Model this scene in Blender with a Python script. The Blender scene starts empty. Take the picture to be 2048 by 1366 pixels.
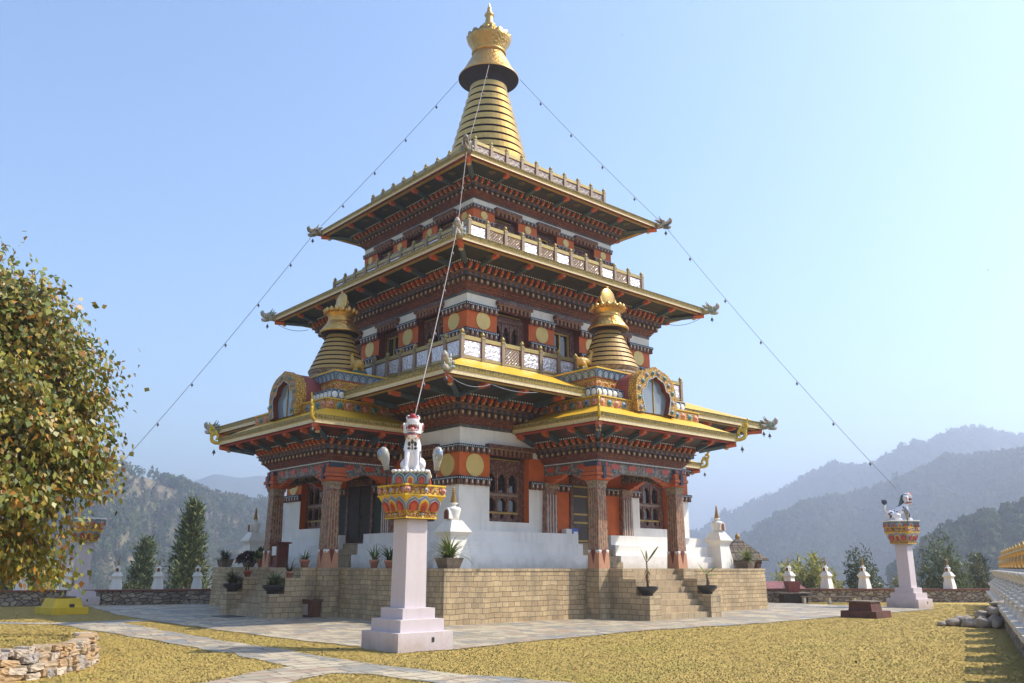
import bpy, bmesh, math, random
import numpy as np
from mathutils import Matrix, Vector, noise as mnoise
random.seed(7)
RNG = np.random.default_rng(11)
PI = math.pi
SC = bpy.context.scene
COL = SC.collection

# ---------------------------------------------------------------- mesh builder
class MB:
    def __init__(s):
        s.V = []; s.F = []; s.MI = []; s.SM = []; s.mats = []; s.T = Matrix.Identity(4); s.C = None
    def mi(s, m):
        for i, q in enumerate(s.mats):
            if q is m: return i
        s.mats.append(m); return len(s.mats) - 1
    def add(s, vs, fs, m, smooth=False):
        b = len(s.V); T = s.T
        for v in vs: s.V.append(tuple(T @ Vector(v)))
        one = not isinstance(m, (list, tuple))
        k = s.mi(m) if one else 0
        for i, f in enumerate(fs):
            s.F.append([b + j for j in f]); s.MI.append(k if one else s.mi(m[i])); s.SM.append(smooth)
    def box(s, x0, x1, y0, y1, z0, z1, m):
        s.add([(x0,y0,z0),(x1,y0,z0),(x1,y1,z0),(x0,y1,z0),(x0,y0,z1),(x1,y0,z1),(x1,y1,z1),(x0,y1,z1)],
              [(0,3,2,1),(4,5,6,7),(0,1,5,4),(1,2,6,5),(2,3,7,6),(3,0,4,7)], m)
    def quad(s, a, b, c, d, m): s.add([a,b,c,d], [(0,1,2,3)], m)
    def loft(s, rects, ms, cap0=False, cap1=False):
        # rects: (x0,x1,y0,y1,z); ms: one material or one per segment
        vs = []
        for x0,x1,y0,y1,z in rects: vs += [(x0,y0,z),(x1,y0,z),(x1,y1,z),(x0,y1,z)]
        fs = []; mm = []
        for i in range(len(rects)-1):
            for j in range(4):
                fs.append((4*i+j, 4*i+(j+1)%4, 4*i+4+(j+1)%4, 4*i+4+j)); mm.append(ms[i] if isinstance(ms,(list,tuple)) else ms)
        if cap0: fs.append((3,2,1,0)); mm.append(mm[0])
        n = 4*(len(rects)-1)
        if cap1: fs.append((n,n+1,n+2,n+3)); mm.append(mm[-1] if len(mm) else ms)
        s.add(vs, fs, mm)
    def prism(s, poly, y0, y1, m):
        # poly in (x,z), extruded along y
        n = len(poly)
        vs = [(x,y0,z) for x,z in poly] + [(x,y1,z) for x,z in poly]
        fs = [tuple(range(n)), tuple(range(2*n-1, n-1, -1))] + [((i+1)%n, i, n+i, n+(i+1)%n) for i in range(n)]
        s.add(vs, fs, m)
    def flat(s, poly, z0, z1, m):
        n = len(poly)
        vs = [(x,y,z0) for x,y in poly] + [(x,y,z1) for x,y in poly]
        fs = [tuple(range(n-1,-1,-1)), tuple(range(n,2*n))] + [(i, (i+1)%n, n+(i+1)%n, n+i) for i in range(n)]
        s.add(vs, fs, m)
    def lathe(s, prof, m, c=(0,0,0), n=24, smooth=True, petals=0, amp=0):
        vs = []; fs = []; mm = []
        for k,(r,z) in enumerate(prof):
            for i in range(n):
                a = 2*PI*i/n; vs.append((c[0]+r*math.cos(a), c[1]+r*math.sin(a), c[2]+z))
        for k in range(len(prof)-1):
            for i in range(n):
                j = (i+1)%n; fs.append((k*n+i,k*n+j,k*n+n+j,k*n+n+i)); mm.append(m[k] if isinstance(m,(list,tuple)) else m)
        s.add(vs, fs, mm, smooth)
    def tube(s, pts, rs, m, n=8, smooth=True, flat=None, caps=True):
        pts = [Vector(p) for p in pts]
        if not isinstance(rs,(list,tuple)): rs = [rs]*len(pts)
        vs = []; fs = []; up = None
        for i,p in enumerate(pts):
            t = (pts[min(i+1,len(pts)-1)] - pts[max(i-1,0)])
            if t.length < 1e-9: t = Vector((0,0,1))
            t.normalize()
            if up is None:
                up = Vector((0,0,1)) if abs(t.z) < .9 else Vector((1,0,0))
            a = (up - t*up.dot(t))
            if a.length < 1e-6: a = t.orthogonal()
            a.normalize(); b = t.cross(a); up = a
            for k in range(n):
                w = 2*PI*k/n; o = a*math.cos(w)*rs[i] + b*math.sin(w)*rs[i]
                vs.append(tuple(p + o))
        for i in range(len(pts)-1):
            for k in range(n):
                j = (k+1)%n; fs.append((i*n+k,i*n+j,i*n+n+j,i*n+n+k))
        if caps:
            fs.append(tuple(range(n-1,-1,-1))); L = (len(pts)-1)*n; fs.append(tuple(range(L,L+n)))
        s.add(vs, fs, m, smooth)
    def ball(s, c, r, m, n=10, k=6, smooth=True):
        if not isinstance(r,(list,tuple)): r = (r,r,r)
        vs = [(c[0],c[1],c[2]-r[2])]; fs = []
        for i in range(1,k):
            t = PI*i/k
            for j in range(n):
                a = 2*PI*j/n; vs.append((c[0]+r[0]*math.sin(t)*math.cos(a), c[1]+r[1]*math.sin(t)*math.sin(a), c[2]-r[2]*math.cos(t)))
        vs.append((c[0],c[1],c[2]+r[2])); e = len(vs)-1
        for j in range(n):
            fs.append((0,1+(j+1)%n,1+j)); fs.append((e,e-n+j,e-n+(j+1)%n))
        for i in range(k-2):
            for j in range(n):
                q = 1+i*n; fs.append((q+j,q+(j+1)%n,q+n+(j+1)%n,q+n+j))
        s.add(vs, fs, m, smooth)
    def build(s, name, parent=None, loc=(0,0,0), rotz=0):
        me = bpy.data.meshes.new(name); me.from_pydata(s.V, [], s.F)
        for m in s.mats: me.materials.append(m)
        me.polygons.foreach_set('material_index', s.MI); me.polygons.foreach_set('use_smooth', s.SM)
        boxuv(me)
        if s.C is not None:
            at = me.color_attributes.new('Col','FLOAT_COLOR','POINT')
            at.data.foreach_set('color', np.array(s.C, dtype=np.float32).ravel())
        me.validate(); me.update()
        return link(me, name, parent, loc, rotz)
def boxuv(me):
    n = len(me.polygons); nl = len(me.loops)
    if not n: return
    no = np.empty(n*3); me.polygons.foreach_get('normal', no); no = no.reshape(-1,3)
    lt = np.empty(n, dtype=np.int64); me.polygons.foreach_get('loop_total', lt)
    vi = np.empty(nl, dtype=np.int64); me.loops.foreach_get('vertex_index', vi)
    co = np.empty(len(me.vertices)*3); me.vertices.foreach_get('co', co); co = co.reshape(-1,3)[vi]
    N = np.repeat(no, lt, axis=0)
    ax = np.abs(N[:,2]) > .75
    fx = np.abs(N[:,0]) > np.abs(N[:,1])
    u = np.where(ax, co[:,0], np.where(fx, co[:,1], co[:,0])); v = np.where(ax, co[:,1], co[:,2])
    uv = me.uv_layers.new(name='UVMap'); uv.data.foreach_set('uv', np.stack([u,v],1).astype(np.float32).ravel())
def link(me, name, parent=None, loc=(0,0,0), rotz=0):
    o = bpy.data.objects.new(name, me); COL.objects.link(o); o.location = loc; o.rotation_euler = (0,0,rotz)
    if parent: o.parent = parent
    return o
def tag(o, label, cat, group=None, kind=None):
    o['label'] = label; o['category'] = cat
    if group: o['group'] = group
    if kind: o['kind'] = kind
    return o
def empty(name, parent=None, loc=(0,0,0), rotz=0):
    o = bpy.data.objects.new(name, None); COL.objects.link(o); o.location = loc; o.rotation_euler = (0,0,rotz)
    o.empty_display_size = .2
    if parent: o.parent = parent
    return o
KIDS = {}
def copy_tree(o, parent=None, loc=None, rotz=None):
    c = o.copy(); COL.objects.link(c); c.parent = parent
    if loc is not None: c.location = loc
    if rotz is not None: c.rotation_euler = (0,0,rotz)
    for ch in list(o.children): copy_tree(ch, c)
    return c
def structure(o):
    o['kind'] = 'structure'; return o

# ---------------------------------------------------------------- materials
def srgb(h):
    h = h.lstrip('#'); out = []
    for i in (0,2,4):
        c = int(h[i:i+2],16)/255
        out.append(c/12.92 if c <= .04045 else ((c+.055)/1.055)**2.4)
    return tuple(out)+(1,)
def L(*c): return tuple(c)+(1,)
class NT:
    def __init__(s, name, rough=.7, metal=0):
        s.m = bpy.data.materials.new(name); s.m.use_nodes = True; s.t = s.m.node_tree
        s.b = s.t.nodes['Principled BSDF']; s.b.inputs['Roughness'].default_value = rough; s.b.inputs['Metallic'].default_value = metal
        s.co = s.t.nodes.new('ShaderNodeTexCoord')
    def n(s, ty, **kw):
        q = s.t.nodes.new('ShaderNode'+ty)
        for k,v in kw.items():
            if k in q.inputs: q.inputs[k].default_value = v
            else: setattr(q, k, v)
        return q
    def k(s, a, b): s.t.links.new(a, b)
    def vec(s, kind='Object', scale=None):
        o = s.co.outputs[kind]
        if scale is None: return o
        mp = s.n('Mapping'); mp.inputs['Scale'].default_value = scale if isinstance(scale,(tuple,list)) else (scale,)*3
        s.k(o, mp.inputs['Vector']); return mp.outputs[0]
    def noise(s, scale, detail=4, kind='Object', rough=.55, vs=None):
        q = s.n('TexNoise'); q.inputs['Scale'].default_value = scale; q.inputs['Detail'].default_value = detail; q.inputs['Roughness'].default_value = rough
        s.k(s.vec(kind, vs), q.inputs['Vector']); return q.outputs['Fac']
    def vor(s, scale, kind='Object', feature='F1', vs=None, rnd=1):
        q = s.n('TexVoronoi'); q.feature = feature; q.inputs['Scale'].default_value = scale; q.inputs['Randomness'].default_value = rnd
        s.k(s.vec(kind, vs), q.inputs['Vector']); return q
    def ramp(s, fac, stops, interp='LINEAR'):
        r = s.n('ValToRGB'); e = r.color_ramp; e.interpolation = interp
        while len(e.elements) < len(stops): e.elements.new(.5)
        for el,(p,c) in zip(e.elements, stops): el.position = p; el.color = c
        s.k(fac, r.inputs[0]); return r.outputs[0]
    def mix(s, a, b, fac, mode='MIX'):
        q = s.n('MixRGB', blend_type=mode)
        for i,v in ((1,a),(2,b)):
            if isinstance(v, tuple): q.inputs[i].default_value = v
            else: s.k(v, q.inputs[i])
        if isinstance(fac,(int,float)): q.inputs[0].default_value = fac
        else: s.k(fac, q.inputs[0])
        return q.outputs[0]
    def math(s, op, a, b=0):
        q = s.n('Math', operation=op)
        for i,v in enumerate((a,b)):
            if isinstance(v,(int,float)): q.inputs[i].default_value = v
            else: s.k(v, q.inputs[i])
        return q.outputs[0]
    def col(s, c):
        if isinstance(c, tuple): s.b.inputs['Base Color'].default_value = c
        else: s.k(c, s.b.inputs['Base Color'])
    def bump(s, h, strength=.3, dist=.02):
        q = s.n('Bump'); q.inputs['Strength'].default_value = strength; q.inputs['Distance'].default_value = dist
        s.k(h, q.inputs['Height']); s.k(q.outputs[0], s.b.inputs['Normal'])
def scl(c, f): return tuple(min(1, x*f) for x in c[:3])+(1,)
def plain(name, c, rough=.6, metal=0, var=.16, scale=3, bump=0, stain=None, fine=40, foot=None):
    t = NT(name, rough, metal)
    f = t.noise(scale, 5)
    k = t.ramp(f, [(.3, scl(c,1-var)), (.7, scl(c,1+var*.6))])
    if fine: k = t.mix(k, scl(c,.75), t.math('MULTIPLY', t.ramp(t.noise(fine,3),[(.5,L(0,0,0)),(.75,L(1,1,1))]), .35))
    if stain:
        sf = t.ramp(t.noise(1.3, 6, vs=(1,1,.35)), [(.52,L(0,0,0)),(.72,L(1,1,1))])
        k = t.mix(k, stain, t.math('MULTIPLY', sf, .45))
    if foot:
        sx=t.n('SeparateXYZ'); t.k(t.vec('Object'),sx.inputs[0])
        hgt=t.math('ADD',t.math('MULTIPLY',t.math('SUBTRACT',sx.outputs[2],foot[0]),1/foot[1]),t.math('MULTIPLY',t.math('SUBTRACT',t.noise(3.5,6),.5),2.2))
        k=t.mix(k,foot[2],t.math('MULTIPLY',t.ramp(hgt,[(0,L(1,1,1)),(1,L(0,0,0))]),.6))
        st=t.ramp(t.noise(1,6,vs=(9,9,.5)),[(.54,L(0,0,0)),(.70,L(1,1,1))]); k=t.mix(k,foot[2],t.math('MULTIPLY',st,.22))
    t.col(k)
    if bump: t.bump(t.noise(scale*9, 4), bump, .01)
    return t.m
def pattern(name, cols, scale, rough=.55, metal=0, bump=.5, vs=None, kind='UV', lines=None, dist=.02):
    # painted carving: cells of colour with raised rims
    t = NT(name, rough, metal)
    v = t.vor(scale, kind, vs=vs); n = len(cols)
    sep = t.n('SeparateColor'); t.k(v.outputs['Color'], sep.inputs[0])
    k = t.ramp(sep.outputs[0], [(i/n, c) for i,c in enumerate(cols)], 'CONSTANT')
    if lines:
        e = t.vor(scale, kind, 'DISTANCE_TO_EDGE', vs=vs)
        k = t.mix(lines, k, t.ramp(e.outputs['Distance'], [(.04,L(0,0,0)),(.10,L(1,1,1))]))
    k = t.mix(k, L(.02,.02,.02), t.math('MULTIPLY', t.noise(2.2,5), .25))
    t.col(k)
    if bump: t.bump(v.outputs['Distance'], bump, dist)
    return t.m
def brick(name, c1, c2, mortar, bw, bh, msize=.012, rough=.85, bump=.5, stain=None, kind='UV', distort=0):
    t = NT(name, rough)
    vec = t.vec(kind)
    if distort:
        nz = t.n('TexNoise'); nz.inputs['Scale'].default_value = 1.7; t.k(vec, nz.inputs['Vector'])
        vm = t.n('VectorMath', operation='SCALE'); vm.inputs['Scale'].default_value = distort
        sb = t.n('VectorMath', operation='SUBTRACT'); t.k(nz.outputs['Color'], sb.inputs[0]); sb.inputs[1].default_value = (.5,.5,.5)
        t.k(sb.outputs[0], vm.inputs[0]); ad = t.n('VectorMath', operation='ADD'); t.k(vec, ad.inputs[0]); t.k(vm.outputs[0], ad.inputs[1]); vec = ad.outputs[0]
    q = t.n('TexBrick'); q.inputs['Scale'].default_value = 1; q.inputs['Brick Width'].default_value = bw; q.inputs['Row Height'].default_value = bh
    q.inputs['Mortar Size'].default_value = msize; q.inputs['Mortar Smooth'].default_value = .2
    q.inputs['Color1'].default_value = c1; q.inputs['Color2'].default_value = c2; q.inputs['Mortar'].default_value = mortar
    q.offset = .37; q.squash = .72; q.squash_frequency = 3
    t.k(vec, q.inputs['Vector'])
    k = q.outputs['Color']
    big = t.ramp(t.noise(1.1, 6, kind), [(.25, L(.62,.60,.58)), (.7, L(1.15,1.1,1.05))])
    k = t.mix(k, big, .8, 'MULTIPLY')
    fine = t.ramp(t.noise(22, 5, kind), [(.3, L(.7,.7,.7)), (.7, L(1.12,1.12,1.12))])
    k = t.mix(k, fine, .7, 'MULTIPLY')
    if stain:
        sf = t.ramp(t.noise(.9, 6, kind, vs=(2.2,.5,1)), [(.5,L(0,0,0)),(.75,L(1,1,1))])
        k = t.mix(k, stain, t.math('MULTIPLY', sf, .7))
    t.col(k)
    h = t.math('ADD', t.math('MULTIPLY', q.outputs['Fac'], -1), t.math('MULTIPLY', t.noise(14,5,kind), .6))
    t.bump(h, bump, .02)
    return t.m
def attr(name, rough=.6, trans=0, var=0):
    t = NT(name, rough); a = t.n('Attribute', attribute_name='Col')
    k = a.outputs['Color']
    if var: k = t.mix(k, t.ramp(t.noise(var,4),[(.3,L(.65,.65,.65)),(.7,L(1.1,1.1,1.1))]), .8, 'MULTIPLY')
    t.col(k)
    if trans:
        tr = t.n('BsdfTranslucent'); t.k(k, tr.inputs['Color'])
        mx = t.n('MixShader'); mx.inputs[0].default_value = trans
        t.k(t.b.outputs[0], mx.inputs[1]); t.k(tr.outputs[0], mx.inputs[2])
        t.k(mx.outputs[0], t.t.nodes['Material Output'].inputs['Surface'])
    return t.m

WHITE = plain('white_plaster', L(.82,.775,.69), .85, var=.07, scale=1.5, stain=L(.58,.54,.46), fine=30, foot=(-90,.3,L(.45,.40,.32)))
TIERW = plain('white_limewash', L(.82,.785,.72), .85, var=.06, scale=1.2, stain=L(.6,.57,.52), fine=30, foot=(1.57,.30,L(.46,.41,.33)))
ORANGE = plain('orange_plaster', L(.60,.125,.022), .8, var=.14, scale=2)
DRED = plain('dark_red_paint', L(.16,.03,.014), .6, var=.2, scale=4)
DISC = plain('gold_disc_paint', L(.68,.49,.15), .5, .1, var=.08, scale=3)
WOODC = pattern('painted_window_wood', [L(.17,.055,.025),L(.22,.09,.04),L(.11,.04,.025),L(.26,.16,.09),L(.16,.05,.03)], 16, lines=L(.10,.03,.02), bump=.4, dist=.008)
CARVED = pattern('red_carved_frieze', [L(.22,.05,.02),L(.30,.10,.03),L(.16,.035,.015),L(.27,.075,.025),L(.07,.04,.03)], 13, lines=L(.10,.022,.012), bump=.7, vs=(1,1.7,1))
FRIEZED = pattern('dark_painted_strip', [L(.06,.065,.055),L(.14,.11,.08),L(.05,.07,.085),L(.10,.085,.06),L(.16,.12,.09)], 7, bump=.2, vs=(1,2.2,1))
DARK = plain('dark_timber', L(.035,.02,.014), .7, var=.3, scale=5)
BLOCK = plain('dentil_block', L(.20,.09,.045), .6, var=.2, scale=6)
BLOCKF = plain('dentil_face', L(.19,.10,.06), .6, var=.15, scale=6)
BRK = plain('bracket_orange', L(.50,.10,.02), .55, var=.15, scale=6)
BRKD = plain('bracket_blue', L(.035,.055,.075), .6, var=.2, scale=6)
TIPG = plain('bracket_gold_tip', L(.55,.36,.14), .5, var=.1, scale=6)
BEAD = plain('white_bead', L(.75,.72,.66), .6, var=.05, scale=6, fine=0)
SOFF = pattern('painted_soffit', [L(.012,.02,.02),L(.016,.026,.03),L(.012,.018,.018),L(.04,.02,.012),L(.014,.03,.026),L(.03,.027,.014)], 4.2, bump=.15)
SOFFR = pattern('painted_soffit_red', [L(.11,.03,.014),L(.08,.024,.012),L(.02,.03,.03),L(.13,.036,.014),L(.04,.03,.02)], 3.2, bump=.15)
RAFT = plain('rafter_blue_grey', L(.06,.09,.11), .6, var=.25, scale=5)
GOLDTRIM = plain('gold_trim', L(.42,.27,.05), .45, .3, var=.15, scale=5)
def fascia_mat(name, c, dark, sx, sy, amt):
    t = NT(name, .45, .25)
    v = t.vor(1, 'UV', vs=(sx,sy,1), rnd=.35)
    k = t.mix(c, dark, t.math('MULTIPLY', t.ramp(v.outputs['Distance'],[(.25,L(0,0,0)),(.6,L(1,1,1))]), amt))
    k = t.mix(k, scl(c,.72), t.math('MULTIPLY', t.noise(1.5,5), .4))
    t.col(k); t.bump(v.outputs['Distance'], .5, .02); return t.m
FASCU = fascia_mat('gold_fascia_scroll', L(.42,.325,.09), L(.12,.085,.02), 9, 9, .9)
FASCL = fascia_mat('gold_fascia_fringe', L(.80,.64,.34), L(.44,.31,.10), 17, 6, .55)
YROOF = plain('yellow_roof_sheet', L(.76,.42,.012), .5, .0, var=.1, scale=1.2)
def gold(name, c, rough, bumpscale=0, strength=.4):
    t = NT(name, rough, .92)
    k = t.ramp(t.noise(3.0,5), [(.3, scl(c,.80)),(.7, scl(c,1.05))])
    k = t.mix(k, scl(c,.45), t.math('MULTIPLY', t.ramp(t.noise(9,5),[(.55,L(0,0,0)),(.75,L(1,1,1))]), .45))
    t.col(k)
    if bumpscale:
        t.bump(t.vor(bumpscale,'Object').outputs['Distance'], strength, .03)
    else:
        t.bump(t.noise(5,4), .12, .02)
    return t.m
GOLD = gold('gilded_copper', L(.70,.42,.125), .36)
GOLDE = gold('gilded_embossed', L(.66,.39,.11), .38, 9, .8)
GOLDP = plain('ochre_gold_paint', L(.40,.235,.055), .55, .12, var=.12, scale=3)
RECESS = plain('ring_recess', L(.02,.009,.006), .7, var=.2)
def silver():
    t = NT('pierced_silver_panel', .36, .75)
    v = t.vor(9,'Object'); n = t.noise(15,5)
    t.col(t.ramp(t.noise(19,4), [(.32,L(.34,.27,.26)),(.43,L(.74,.70,.71)),(.75,L(.90,.87,.88))]))
    t.bump(t.math('ADD', v.outputs['Distance'], n), .8, .035); return t.m
SILVER = silver()
LACE = pattern('weathered_lace_panel', [L(.30,.24,.20),L(.44,.38,.33),L(.20,.14,.11),L(.36,.30,.27),L(.10,.06,.045)], 16, .5, .3, .4, kind='Object')
FRET = plain('fret_timber', L(.16,.05,.03), .6, var=.2, scale=8)
RAILG = plain('gilded_rail', L(.38,.29,.10), .45, .4, var=.15, scale=3)
POSTM = plain('weathered_gilt_post', L(.27,.20,.13), .55, .2, var=.2, scale=4)
def frieze_mat():
    t = NT('yellow_scroll_frieze', .55)
    v = t.vor(11,'UV'); w = t.vor(11,'UV','DISTANCE_TO_EDGE')
    k = t.ramp(w.outputs['Distance'], [(.025,L(.13,.035,.012)),(.10,L(.50,.27,.025)),(.3,L(.60,.35,.04))])
    t.col(k); t.bump(w.outputs['Distance'], .8, .04); return t.m
FRIEZEY = frieze_mat()
PINK = plain('pink_paint', L(.68,.24,.20), .55, var=.15, scale=9)
TEAL = plain('teal_paint', L(.10,.24,.24), .55, var=.2, scale=9)
BLUEG = plain('blue_grey_paint', L(.16,.23,.32), .55, var=.15, scale=9)
LBLUE = plain('pale_blue_paint', L(.30,.38,.44), .55, var=.1, scale=9)
NAVY = plain('dark_navy_paint', L(.03,.05,.075), .55, var=.2, scale=9)
GREENP = plain('dark_green_paint', L(.05,.12,.08), .55, var=.2, scale=9)
REDP = plain('vermilion_paint', L(.48,.07,.03), .5, var=.2, scale=9)
YELP = plain('yellow_paint', L(.72,.44,.02), .5, var=.1, scale=5)
ROOFRED = plain('red_barrel_paint', L(.26,.052,.038), .55, var=.14, scale=3)
def glassmat(name, c, rough=.06):
    t = NT(name, rough); t.col(c); t.b.inputs['Specular IOR Level'].default_value = .8; return t.m
GLASS = glassmat('dark_glass', L(.012,.014,.016))
GLASSB = glassmat('dormer_glass', L(.20,.24,.27), .08)  # grey-blue base colour stands in for sky reflected in the pane
STONE = brick('tan_ashlar', L(.60,.45,.25), L(.43,.31,.165), L(.18,.13,.075), .33, .15, .008, stain=L(.14,.12,.09), bump=.8, distort=.09)
STONE2 = brick('grey_tan_ashlar', L(.57,.44,.26), L(.41,.31,.185), L(.17,.13,.08), .38, .165, .008, stain=L(.16,.14,.11), bump=.7, distort=.05)
STEPM = brick('step_stone', L(.52,.40,.24), L(.40,.30,.18), L(.16,.13,.10), .42, .4, .008, bump=.5)
def colpat():
    t = NT('painted_column', .6)
    v = t.vor(15,'Object',vs=(1,1,.7))
    sep = t.n('SeparateColor'); t.k(v.outputs['Color'], sep.inputs[0])
    t.col(t.ramp(sep.outputs[0],[(0,L(.22,.075,.045)),(.25,L(.27,.15,.09)),(.45,L(.16,.06,.04)),(.6,L(.32,.17,.11)),(.8,L(.17,.12,.09))],'CONSTANT'))
    t.bump(v.outputs['Distance'], .3, .01); return t.m
COLM = colpat()
SALMON = plain('salmon_column_base', L(.50,.24,.13), .7, var=.15, scale=4)
COLCAP = pattern('column_cap', [L(.30,.21,.12),L(.22,.13,.07),L(.36,.26,.16)], 14, bump=.3)
BEAMP = pattern('beam_scroll_paint', [L(.10,.12,.12),L(.22,.20,.17),L(.28,.12,.06),L(.07,.10,.11),L(.32,.27,.22)], 14, bump=.4)
PILLAR = plain('pale_pink_plaster', L(.62,.535,.53), .8, var=.05, scale=1.2, stain=L(.54,.45,.44), fine=30, foot=(0,.35,L(.38,.30,.24)))
BROWNDOOR = pattern('door_timber', [L(.06,.04,.03),L(.08,.05,.035),L(.05,.035,.03)], 3, bump=.1)
GREENW = plain('dark_green_door', L(.03,.05,.03), .6)
IRON = plain('dark_metal', L(.06,.06,.065), .5, .6)
ROPE = plain('pale_rope', L(.34,.29,.26), .8)
WIRE = plain('steel_wire', L(.20,.20,.22), .5, .4)
BRONZE = plain('bell_bronze', L(.10,.08,.07), .5, .5)
DRAG = pattern('dragon_paint', [L(.16,.12,.06),L(.10,.14,.11),L(.30,.24,.16),L(.20,.10,.05),L(.40,.36,.28)], 9, kind='Object', bump=.5)
DRAGL = pattern('pale_dragon_paint', [L(.36,.31,.20),L(.30,.36,.28),L(.52,.44,.36),L(.36,.24,.18),L(.25,.30,.22)], 9, kind='Object', bump=.5)
SCROLLG = plain('scroll_gold', L(.62,.42,.04), .42, .3, var=.15, scale=5)
FIGM = plain('soffit_figure_gold', L(.10,.075,.025), .6, var=.4, scale=9)
# ---------------------------------------------------------------- temple
TEMPLE = empty('temple')
tag(TEMPLE, 'three tiered temple tower with gilded conical spire, on a tan stone plinth', 'temple')
ROT = [-k*PI/2 for k in range(4)]
def RM(k): return Matrix.Rotation(ROT[k], 4, 'Z')
def sq(s): return (-s, s, -s, s)
def grow(r, o): return (r[0]-o, r[1]+o, r[2]-o, r[3]+o)
def edges(r, skip=()):
    cx = (r[0]+r[1])/2; cy = (r[2]+r[3])/2
    out = []
    for k,(o,ln) in enumerate((((cx,r[2]),r[1]-r[0]), ((r[0],cy),r[3]-r[2]), ((cx,r[3]),r[1]-r[0]), ((r[1],cy),r[3]-r[2]))):
        if k in skip: continue
        out.append((k, Matrix.Translation((o[0],o[1],0)) @ RM(k), ln))
    return out
def spread(ln, p):
    n = max(1, round(ln/p)); return [(-ln/2 + ln*(i+.5)/n) for i in range(n)]
def cornice(parent, rect, z0, H, over, zE, fh, so=1.0, skip=(), raft=1.65, red=False, roofto=None, hips=True):
    t = H/1.18
    def lo(mb, pts, ms): mb.loft([grow(rect,o)+(z,) for o,z in pts], ms)
    mb = MB(); z = lambda q: z0 + q*t; o = lambda q: q*so
    lo(mb, [(.015,z(0)),(.015,z(.11))], FRIEZED)
    lo(mb, [(.015,z(.11)),(.05,z(.12)),(.05,z(.15)),(.10,z(.20)),(.10,z(.23)),(.16,z(.28)),(.16,z(.31)),(.23,z(.35)),(.26,z(.36))], CARVED)
    lo(mb, [(o(.26),z(.36)),(o(.26),z(.53))], DARK)
    lo(mb, [(o(.26),z(.53)),(o(.36),z(.53)),(o(.36),z(.55))], DARK)
    lo(mb, [(o(.36),z(.55)),(o(.40),z(.55)),(o(.40),z(.69)),(o(.30),z(.69))], BRKD)
    lo(mb, [(o(.42),z(.69)),(o(.48),z(.70)),(o(.48),z(.735)),(o(.42),z(.735))], BLOCK)
    lo(mb, [(o(.40),z(.735)),(o(.52),z(1.0))], DARK)
    lo(mb, [(o(.52),z(.985)),(o(.66),z(.985)),(o(.66),z(1.035)),(o(.5),z(1.035))], NAVY)
    for k,T,ln in edges(rect, skip):
        mb.T = T
        for u in spread(ln+.6*so, .28): mb.box(u-.065,u+.065,-o(.345),-o(.2),z(.365),z(.525),BLOCKF); mb.box(u-.035,u+.035,-o(.345)-.006,-o(.3),z(.40),z(.49),TIPG)
        for u in spread(ln+.7*so, .28): mb.box(u-.065,u+.065,-o(.425),-o(.3),z(.56),z(.68),BLOCK)
        for u in spread(ln+.9*so, .30):
            w = .048
            P = [(-o(.44),z(.745)),(-o(.60),z(.86)),(-o(.63),z(.975)),(-o(.44),z(.975))]
            vs = [(u-w,a,b) for a,b in P]+[(u+w,a,b) for a,b in P]
            mb.add(vs, [(0,1,2,3),(7,6,5,4),(0,4,5,1),(1,5,6,2),(2,6,7,3),(3,7,4,0)], BRK)
            mb.box(u-.03,u+.03,-o(.545),-o(.40),z(.755),z(.80),TIPG)
        for u in spread(ln+1.2*so, .115): mb.box(u-.024,u+.024,-o(.66)-.02,-o(.66)+.01,z(.99),z(1.03),BEAD)
        mb.T = Matrix.Identity(4)
    mb.build('cornice', parent)
    # soffit, rafters
    sf = MB(); SM_ = SOFFR if red else SOFF
    lo(sf, [(o(.60),z(1.03)),(over-.30,zE-.035)], SM_)
    lo(sf, [(over-.30,zE-.035),(over-.24,zE-.06),(over-.17,zE-.06),(over-.17,zE-.01)], GOLDTRIM if not red else REDP)
    lo(sf, [(over-.17,zE-.012),(over-.02,zE-.012)], DRED)
    for k,T,ln in edges(rect, skip):
        sf.T = T
        a = o(.64); b = over-.22
        us = [i*raft for i in range(-9,10) if abs(i*raft) < ln/2+over-.9]
        for u in us:
            for (q0,q1,m,w) in ((0,.72,RAFT,.075),(.72,1,BRK,.085)):
                y0 = a+(b-a)*q0; y1 = a+(b-a)*q1
                h0 = z(.97)+(zE-.05-z(.97))*q0; h1 = z(.97)+(zE-.05-z(.97))*q1
                vs = []
                for (yy,hh) in ((y0,h0),(y1,h1)):
                    vs += [(u-w,-yy,hh-.10),(u+w,-yy,hh-.10),(u+w,-yy,hh+.05),(u-w,-yy,hh+.05)]
                sf.add(vs, [(0,1,2,3),(7,6,5,4),(0,4,5,1),(1,5,6,2),(2,6,7,3),(3,7,4,0)], m)
        for u in spread(ln+over*.9, raft) :
            y = (a+b)/2+.12; h = z(1.0)+(zE-.04-z(1.0))*.58
            sf.lathe([(0,0),(.07,0),(.15,.004),(.15,.03)], [FIGM,FIGM,FIGM], (u+.0,-y,h-.012), 10, False)
        sf.T = Matrix.Identity(4)
    if hips:
        cx0,cx1,cy0,cy1 = rect
        for (x,y,dx,dy) in ((cx0,cy0,-1,-1),(cx1,cy0,1,-1),(cx0,cy1,-1,1),(cx1,cy1,1,1)):
            a = o(.55); b = over-.06
            p0 = Vector((x+dx*a,y+dy*a,z(.93))); p1 = Vector((x+dx*(a+(b-a)*.72),y+dy*(a+(b-a)*.72),z(.93)+(zE-.07-z(.93))*.72)); p2 = Vector((x+dx*b,y+dy*b,zE-.07))
            sf.tube([p0,p1], .10, RAFT, 4, False); sf.tube([p1,p2], .115, BRK, 4, False)
            sf.ball(tuple(p1+Vector((dx*.02,dy*.02,-.11))), (.09,.09,.05), TIPG, 8, 5)
    sf.build('eave_soffit', parent)
    fa = MB()
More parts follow.
